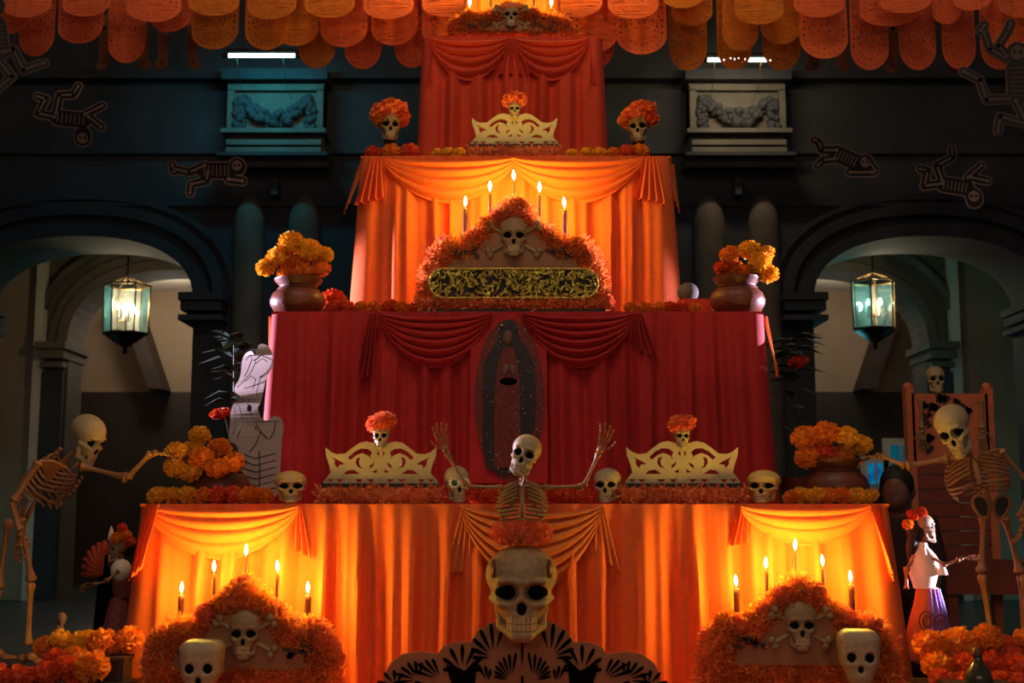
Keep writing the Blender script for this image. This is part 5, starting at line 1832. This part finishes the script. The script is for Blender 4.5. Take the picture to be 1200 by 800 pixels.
MB().bbox((cr0.x - .006, 4.964, cr0.z - .012), (cr1.x + .006, 5.096, cr0.z)).build('lid', 'darkwood', fb, smooth=False)
pb = P(1147, 800, 4.72)
stool = single('bottle_shelf', MB().bbox((pb.x - .12, 4.62, 0), (pb.x + .12, 4.82, pb.z)), 'darkwood', 'low dark shelf under the corked bottle', 'shelf', (pb.x, 4.72, 0), smooth=False)
bt = thing('bottle', 'squat corked bottle standing before the marigolds of the tall skeleton', 'bottle', (pb.x, 4.72, pb.z))
k = S(1, 4.72)
MB().lathe([(15 * k, 0), (16 * k, 3 * k), (14 * k, 12 * k), (7 * k, 22 * k), (5 * k, 26 * k), (5 * k, 32 * k)], (pb.x, 4.72, pb.z), 24).build('glass_body', 'bottle', bt)
MB().lathe([(6 * k, 31 * k), (6.4 * k, 33 * k), (5.5 * k, 38 * k), (4 * k, 40 * k)], (pb.x, 4.72, pb.z), 16).build('cork', 'clay', bt)
pf = P(68, 745, 5.2)
fg = thing('figurine', 'small terracotta figurine with raised head by the skeleton\'s foot', 'figurine', (pf.x, 5.2, ZPL))
hh = P(68, 716, 5.2).z - ZPL
MB().lathe([(.036, 0), (.040, hh * .1), (.026, hh * .35), (.016, hh * .6), (.012, hh * .78)], (pf.x, 5.2, ZPL), 16).build('body', 'skin', fg)
MB().ell((pf.x + .01, 5.2, ZPL + hh * .88), (.022, .020, .026), 10, 8).build('head', 'skin', fg)
MB().tube([(pf.x, 5.19, ZPL + hh * .6), (pf.x + .025, 5.17, ZPL + hh * .72), (pf.x + .02, 5.17, ZPL + hh * .85)], .006, 6).build('arm', 'skin', fg)

# ---- orange throne behind the tall skeleton
def throne():
    Y = 8.6
    a = P(1068, 461, Y); b = P(1157, 461, Y)
    root = thing('throne', 'tall orange throne with bone posts and painted scrolls behind the skeleton', 'chair', ((a.x + b.x) / 2, Y, 0))
    zt, zm = a.z, P(1100, 540, Y).z
    zs = P(1100, 655, Y).z
    MB().bbox((a.x, Y, zm), (b.x, Y + .06, zt)).build('back_board', 'throne', root, smooth=False)
    n = 7
    for k in range(n):
        z0 = zs + (zm - zs) * k / n
        MB().bbox((a.x + .01, Y + .005, z0 + .004), (b.x - .01, Y + .05, z0 + (zm - zs) / n - .003)).build('back_plank', 'plank', root, smooth=False)
    for s, x in ((-1, a.x - .01), (1, b.x + .01)):
        MB().box((x, Y + .04, zt / 2 + .02), (.055, .08, zt + .04)).build('post', 'throne', root, smooth=False)
        MB().ell((x, Y + .04, zt + .05), (.035, .035, .03), 10, 8).build('finial', 'throne', root)
        xx = x - s * .065
        bb = MB(); bb.bone((xx, Y - .02, zt - .04), (xx, Y - .02, P(0, 503, Y).z), .014)
        hand(bb, (xx, Y - .02, P(0, 503, Y).z), (0, 0, -1), (0, -1, 0), .14, .1, s, .006, .4)
        bb.build('bone_ornament', 'bone_dim', root)
    rng = random.Random(2)
    cx, cz = P(1108, 500, Y).x, P(1108, 500, Y).z
    for k in range(34):
        an = rng.uniform(R(20), R(235)); rr = rng.uniform(.11, .21)
        p = V((cx + rr * math.cos(an), Y - .006, cz + rr * .95 * math.sin(an)))
        q = rng.uniform(.014, .028)
        MB().plate([[(q * (1 + .3 * math.cos(3 * t)) * math.cos(t), q * (1 + .3 * math.cos(3 * t)) * math.sin(t)) for t in [2 * PI * i / 12 for i in range(12)]]], .006,
                   lambda u, v, w, p=p: p + V((u, w, v))).build('painted_scroll', 'brown_blot', root, smooth=False)
    zl = P(1100, 690, Y).z
    x1 = P(1215, 600, Y).x
    MB().bbox((a.x, Y - .55, zs - .05), (x1, Y + .05, zs)).build('seat_board', 'plank', root, smooth=False)
    MB().bbox((a.x, Y - .55, zl), (x1, Y - .51, zs - .05)).build('apron', 'plank', root, smooth=False)
    for x in (a.x + .04, x1 - .04):
        for y in (Y - .5, Y):
            MB().box((x, y, (zs - .05) / 2), (.06, .06, zs - .05)).build('leg', 'plank', root, smooth=False)
    w = S(22, Y)
    p = P(1098, 440, Y)
    skull(None, V((p.x, Y + .03, zt + .78 * w)), w, (0, 0, -.1), 'human', 'bone', 'skull', 'small skull resting on the top rail of the orange throne', 'skull')
throne()

# ---- a person in the shadow behind the altar
def person():
    Y = 7.0
    c = P(1051, 578, Y)
    H = c.z + .14
    base = V((c.x, Y, 0))
    root = thing('person', 'person with short dark hair and dark top standing in the shade behind the altar', 'person', base)
    z = lambda t: t * H
    def body(X, Yy, Z):
        d = sell(X, Yy, Z, (0, 0, z(.905)), (.082, .098, .118))
        d = smin(d, sell(X, Yy, Z, (0, -.07, z(.86)), (.05, .04, .05)), .04)
        d = smin(d, sell(X, Yy, Z, (0, -.105, z(.895)), (.014, .022, .026)), .015)
        for s in (-1, 1):
            d = smin(d, sell(X, Yy, Z, (s * .085, .01, z(.895)), (.014, .024, .034)), .01)
            d = smax(d, -sell(X, Yy, Z, (s * .033, -.105, z(.915)), (.020, .018, .012)), .012)
        d = smin(d, scap(X, Yy, Z, (0, .01, z(.84)), (0, .02, z(.77)), .046), .03)
        d = smin(d, sell(X, Yy, Z, (0, .02, z(.68)), (.155, .09, .17)), .06)
        d = smin(d, sell(X, Yy, Z, (0, .02, z(.52)), (.13, .09, .13)), .06)
        for s in (-1, 1):
            d = smin(d, scap(X, Yy, Z, (s * .15, .02, z(.755)), (s * .19, .03, z(.60)), .045, .036), .03)
            d = smin(d, scap(X, Yy, Z, (s * .19, .03, z(.60)), (s * .18, -.02, z(.46)), .034, .026), .02)
            d = smin(d, sell(X, Yy, Z, (s * .18, -.025, z(.415)), (.020, .034, .05)), .02)
            d = smin(d, scap(X, Yy, Z, (s * .075, .02, z(.48)), (s * .08, .01, z(.26)), .072, .05), .04)
            d = smin(d, scap(X, Yy, Z, (s * .08, .01, z(.26)), (s * .085, .03, z(.05)), .048, .032), .03)
            d = smin(d, sell(X, Yy, Z, (s * .09, -.03, .035), (.04, .10, .035)), .03)
        return d
    vs_, fs = snet(body, (-.28, -.17, -.02), (.28, .16, H + .05), (50, 32, 120))
    MB().add(vs_, fs).build('body', 'skin', root, world=False)
    def shirt(X, Yy, Z):
        d = sell(X, Yy, Z, (0, .02, z(.68)), (.17, .105, .185))
        d = smin(d, sell(X, Yy, Z, (0, .02, z(.53)), (.15, .11, .14)), .06)
        for s in (-1, 1):
            d = smin(d, scap(X, Yy, Z, (s * .15, .02, z(.755)), (s * .195, .03, z(.58)), .058, .052), .03)
        return smax(d, Z - z(.80), .01)
    vs_, fs = snet(shirt, (-.30, -.17, z(.38)), (.30, .18, z(.86)), (40, 26, 44))
    MB().add(vs_, fs).build('shirt', 'shirt', root, world=False)
    def trousers(X, Yy, Z):
        d = sell(X, Yy, Z, (0, .02, z(.48)), (.14, .10, .10))
        for s in (-1, 1):
            d = smin(d, scap(X, Yy, Z, (s * .075, .02, z(.48)), (s * .08, .01, z(.26)), .082, .06), .03)
            d = smin(d, scap(X, Yy, Z, (s * .08, .01, z(.26)), (s * .085, .03, z(.06)), .06, .05), .03)
        return d
    vs_, fs = snet(trousers, (-.22, -.12, .01), (.22, .16, z(.58)), (36, 24, 60))
    MB().add(vs_, fs).build('trousers', 'hair', root, world=False)
    def hair(X, Yy, Z):
        d = sell(X, Yy, Z, (0, .012, z(.92)), (.092, .108, .118))
        return smax(d, -sell(X, Yy, Z, (0, -.16, z(.875)), (.11, .12, .11)), .02)
    vs_, fs = snet(hair, (-.12, -.14, z(.78)), (.12, .15, z(1.03)), (30, 34, 30))
    MB().add(vs_, fs).build('hair', 'hair', root, world=False)
    root.rotation_euler = (0, 0, R(-25))
person()

# ---- paper garlands overhead
def flag_mesh(m, k):
    """paper flag, 1 wide and 2.2 tall, hanging from z = 0, with a rounded hem and punched holes"""
    rng = random.Random(100 + k)
    out = [(-.5, 0), (-.5, -1.72)]
    for i in range(1, 14):
        a = PI + PI * i / 14
        out.append((.5 * math.cos(a), -1.72 + .48 * math.sin(a)))
    out += [(.5, -1.72), (.5, 0)]
    holes = []
    spots = []
    def add(x, z, r):
        for (a, b, c) in spots:
            if (a - x) ** 2 + (b - z) ** 2 < (c + r + .012) ** 2: return
        spots.append((x, z, r))
    for i in range(11):
        a = PI + PI * (i + .5) / 11
        add(.40 * math.cos(a), -1.72 + .38 * math.sin(a), .016)
    for i in range(7):
        a = PI + PI * (i + .5) / 7
        add(.26 * math.cos(a), -1.72 + .24 * math.sin(a), .018)
    for z in (-1.66, -1.5, -1.34, -1.0, -.8, -.6):
        for x in (-.41, .41): add(x, z, .026)
    for i in range(46):
        x = rng.uniform(.03, .36); z = rng.uniform(-1.62, -.3); r = rng.uniform(.012, .026)
        add(x, z, r); add(-x, z, r)
    for (x, z, r) in spots:
        a0 = rng.uniform(0, 1)
        holes.append([(x + r * math.cos(a0 + 2 * PI * i / 5), z + r * 1.2 * math.sin(a0 + 2 * PI * i / 5)) for i in range(5)])
    b = MB()
    tri = tessellate_polygon([[V((p[0], p[1], 0)) for p in lp] for lp in [out] + holes])
    flat = [p for lp in [out] + holes for p in lp]
    b.add([(p[0], .035 * math.sin(p[0] * 3 + p[1] * 2 + k), p[1]) for p in flat], [tuple(t) for t in tri])
    return b.mesh('paper_flag', m)
FLAGS = {(m, k): flag_mesh(m, k) for m in ('paper', 'paper_tubelit') for k in range(2)}
def garland(label, Y, spec, ztop):
    """spec: (x, hem y, width) in pixels; the string runs level at pixel row ztop"""
    zs = P(600, ztop, Y).z
    root = thing('paper_garland', label, 'garland', (0, Y, zs))
    MB().tube([(-6.5, Y, zs + .25), (-3, Y, zs + .03), (0, Y, zs), (3, Y, zs + .03), (6.5, Y, zs + .25)], .006, 6).build('string', 'string', root)
    rng = random.Random(int(Y * 100))
    for i, (x, yh, w) in enumerate(spec):
        p = P(x, yh, Y)
        ww = S(w, Y)
        H = zs - p.z + .012
        m = 'paper_tubelit' if (230 < x < 390 or 790 < x < 940) else 'paper'  # flags by the tubes get the paper with their glow painted in
        o = link('paper_flag', FLAGS[(m, i % 2)], root, (p.x, rng.uniform(-.012, .012), .012), (0, 0, rng.uniform(-.12, .12)), (ww, ww, H / 2.2))
garland('scalloped orange paper garland hanging lowest, its hems over the fluorescent tubes', 8.9,
        [(-220, 72, 46), (-168, 70, 46), (-116, 72, 46), (-64, 70, 46), (-12, 70, 46), (1226, 80, 46), (1280, 80, 46), (1334, 78, 46), (1388, 78, 46), (42, 66, 46), (147, 73, 46), (371, 80, 46), (425, 81, 46), (483, 79, 44), (538, 80, 44), (592, 80, 44), (646, 80, 44), (700, 80, 42), (807, 82, 46), (861, 82, 42), (917, 82, 46), (1020, 82, 46), (1076, 82, 46), (1125, 81, 42), (1172, 81, 44)], -30)
garland('wide-flagged orange paper garland hanging at middle height behind the topmost tier', 8.6,
        [(-230, 48, 58), (-170, 50, 58), (-110, 48, 58), (-50, 50, 58), (1252, 58, 60), (1314, 56, 60), (1376, 56, 60), (10, 40, 50), (93, 50, 60), (200, 38, 52), (251, 57, 60), (312, 59, 52), (345, 53, 56), (403, 55, 58), (462, 53, 58), (521, 55, 56), (580, 56, 58), (640, 58, 58), (698, 60, 56), (752, 64, 62), (811, 30, 50), (868, 60, 44), (915, 52, 50), (966, 69, 60), (1042, 30, 70), (1110, 28, 34), (1190, 60, 60)], -36)
garland('orange paper garland strung highest, its hems just dipping into view', 8.3,
        [(-240, 18, 62), (-172, 20, 62), (-104, 18, 62), (-36, 20, 62), (1266, 18, 62), (1332, 18, 62), (1398, 18, 62), (30, 20, 62), (100, 18, 62), (180, 26, 66), (250, 18, 62), (318, 22, 62), (386, 20, 62), (455, 22, 62), (524, 20, 62), (676, 20, 62), (742, 22, 62), (800, 10, 50), (890, 28, 60), (960, 20, 62), (1062, 14, 62), (1140, 12, 46), (1200, 20, 60)], -44)

# ---- hanging paper skeletons in the dark
G = 'printed paper skeletons hung in the courtyard'
def sk(*a): return list(a)
cutout('paper_skeleton', 'dim printed paper skeleton tumbling head down over the lantern of the stooping skeleton', 'cutout',
       [(92, 101, 86, 111, 2.2), (86, 111, 70, 112, 2.4), (70, 112, 66, 132, 2.6), (44, 113, 54, 116, 2.2), (54, 116, 45, 133, 2.4), (45, 133, 64, 137, 2.6), (68, 138, 98, 141, 7), (97, 162, 97, 158, 7.5), (100, 134, 120, 124, 2.4), (104, 137, 119, 149, 2.4)], 10.4, hang=[(66, 128), (98, 134)])
cutout('paper_skeleton', 'dim printed paper skeleton lying face down under the teal-lit festoon panel', 'cutout',
       [(202, 193, 204, 201, 2.4), (204, 198, 222, 202, 2.4), (222, 202, 240, 194, 2.6), (223, 226, 224, 218, 2.4), (224, 216, 242, 212, 2.4), (242, 212, 244, 202, 2.6), (240, 200, 268, 200, 7.5), (278, 194, 279, 196, 7), (268, 210, 284, 212, 3.0)], 10.4, hang=[(242, 192), (276, 188)])
cutout('paper_skeleton', 'dim printed paper skeleton lying on its back beside the beige-lit festoon panel', 'cutout',
       [(954, 164, 959, 166, 2.2), (959, 166, 963, 176, 2.4), (963, 176, 980, 176, 2.6), (958, 194, 964, 188, 2.2), (964, 188, 978, 186, 2.6), (980, 180, 1002, 190, 7.5), (1014, 190, 1015, 192, 7), (996, 202, 1022, 202, 2.6), (1016, 186, 1026, 200, 2.2)], 10.4, hang=[(966, 172), (1010, 183)])
cutout('paper_skeleton', 'dim printed paper skeleton tumbling with bent knees over the arch of the throne', 'cutout',
       [(1078, 198, 1087, 200, 2.2), (1087, 200, 1083, 218, 2.4), (1083, 218, 1104, 215, 2.6), (1115, 174, 1116, 184, 2.2), (1116, 184, 1098, 194, 2.4), (1098, 194, 1104, 212, 2.6), (1106, 216, 1132, 220, 7), (1141, 230, 1142, 234, 7.5), (1134, 208, 1150, 194, 2.4), (1138, 208, 1157, 212, 2.4)], 10.4, hang=[(1100, 192), (1136, 206)])
cutout('paper_skeleton', 'larger printed paper skeleton leaping with both arms up over the garlands', 'cutout',
       [(1149, 36, 1153, 30, 3.0), (1153, 38, 1160, 58, 2.6), (1160, 58, 1178, 68, 2.6), (1184, 28, 1181, 36, 3.0), (1180, 38, 1170, 54, 2.6), (1170, 54, 1180, 66, 2.6), (1192, 62, 1193, 63, 10), (1191, 80, 1192, 112, 9.5), (1182, 116, 1156, 117, 3.0), (1156, 117, 1148, 94, 2.8), (1148, 94, 1129, 84, 2.8), (1190, 118, 1204, 146, 3.0), (1204, 146, 1172, 137, 2.8), (1172, 137, 1169, 154, 2.8)], 8.0, rim='card_dimmed', bone='card_dimmed', hang=[(1188, 52), (1152, 32)])
cutout('paper_skeleton', 'larger printed paper skeleton kicking its feet before the red end of the garlands', 'cutout',
       [(-4, 30, 0, 60, 9.5), (-8, 6, -7, 7, 10), (4, 62, 16, 58, 3.0), (16, 58, 28, 82, 2.8), (28, 82, 52, 74, 2.8), (-4, 68, 14, 90, 3.0), (14, 90, -4, 106, 2.8)], 8.0, rim='card_dimmed', bone='card_dimmed', hang=[(-6, -2), (16, 52)])
def legs(xl, xr, y, label, Y=9.3):
    xm = (xl + xr) / 2
    cutout('paper_skeleton', label, 'cutout', [(xm, -60, xm, -59, 9), (xm, -46, xm, -10, 10), (xm - 5, 0, xl, 34, 3.0), (xl, 34, xl, y - 6, 3.0), (xl, y - 4, xl - 4, y - 2, 3.0), (xm + 5, 0, xr, 34, 3.0), (xr, 34, xr, y - 6, 3.0), (xr, y - 4, xr + 4, y - 2, 3.0)],
           Y, 3.0, 'paper_b', 'paper_b', 'paper_b', hang=[(xm, -66)])
legs(191, 226, 78, 'beige paper skeleton whose bare legs hang below the garlands by the teal tube')
legs(122, 168, 78, 'beige paper skeleton whose legs show beside the low red paper flag')
legs(954, 986, 80, 'beige paper skeleton whose legs hang below the garlands by the white tube')
legs(1046, 1118, 82, 'beige paper skeleton whose spread legs show between the red paper flags')
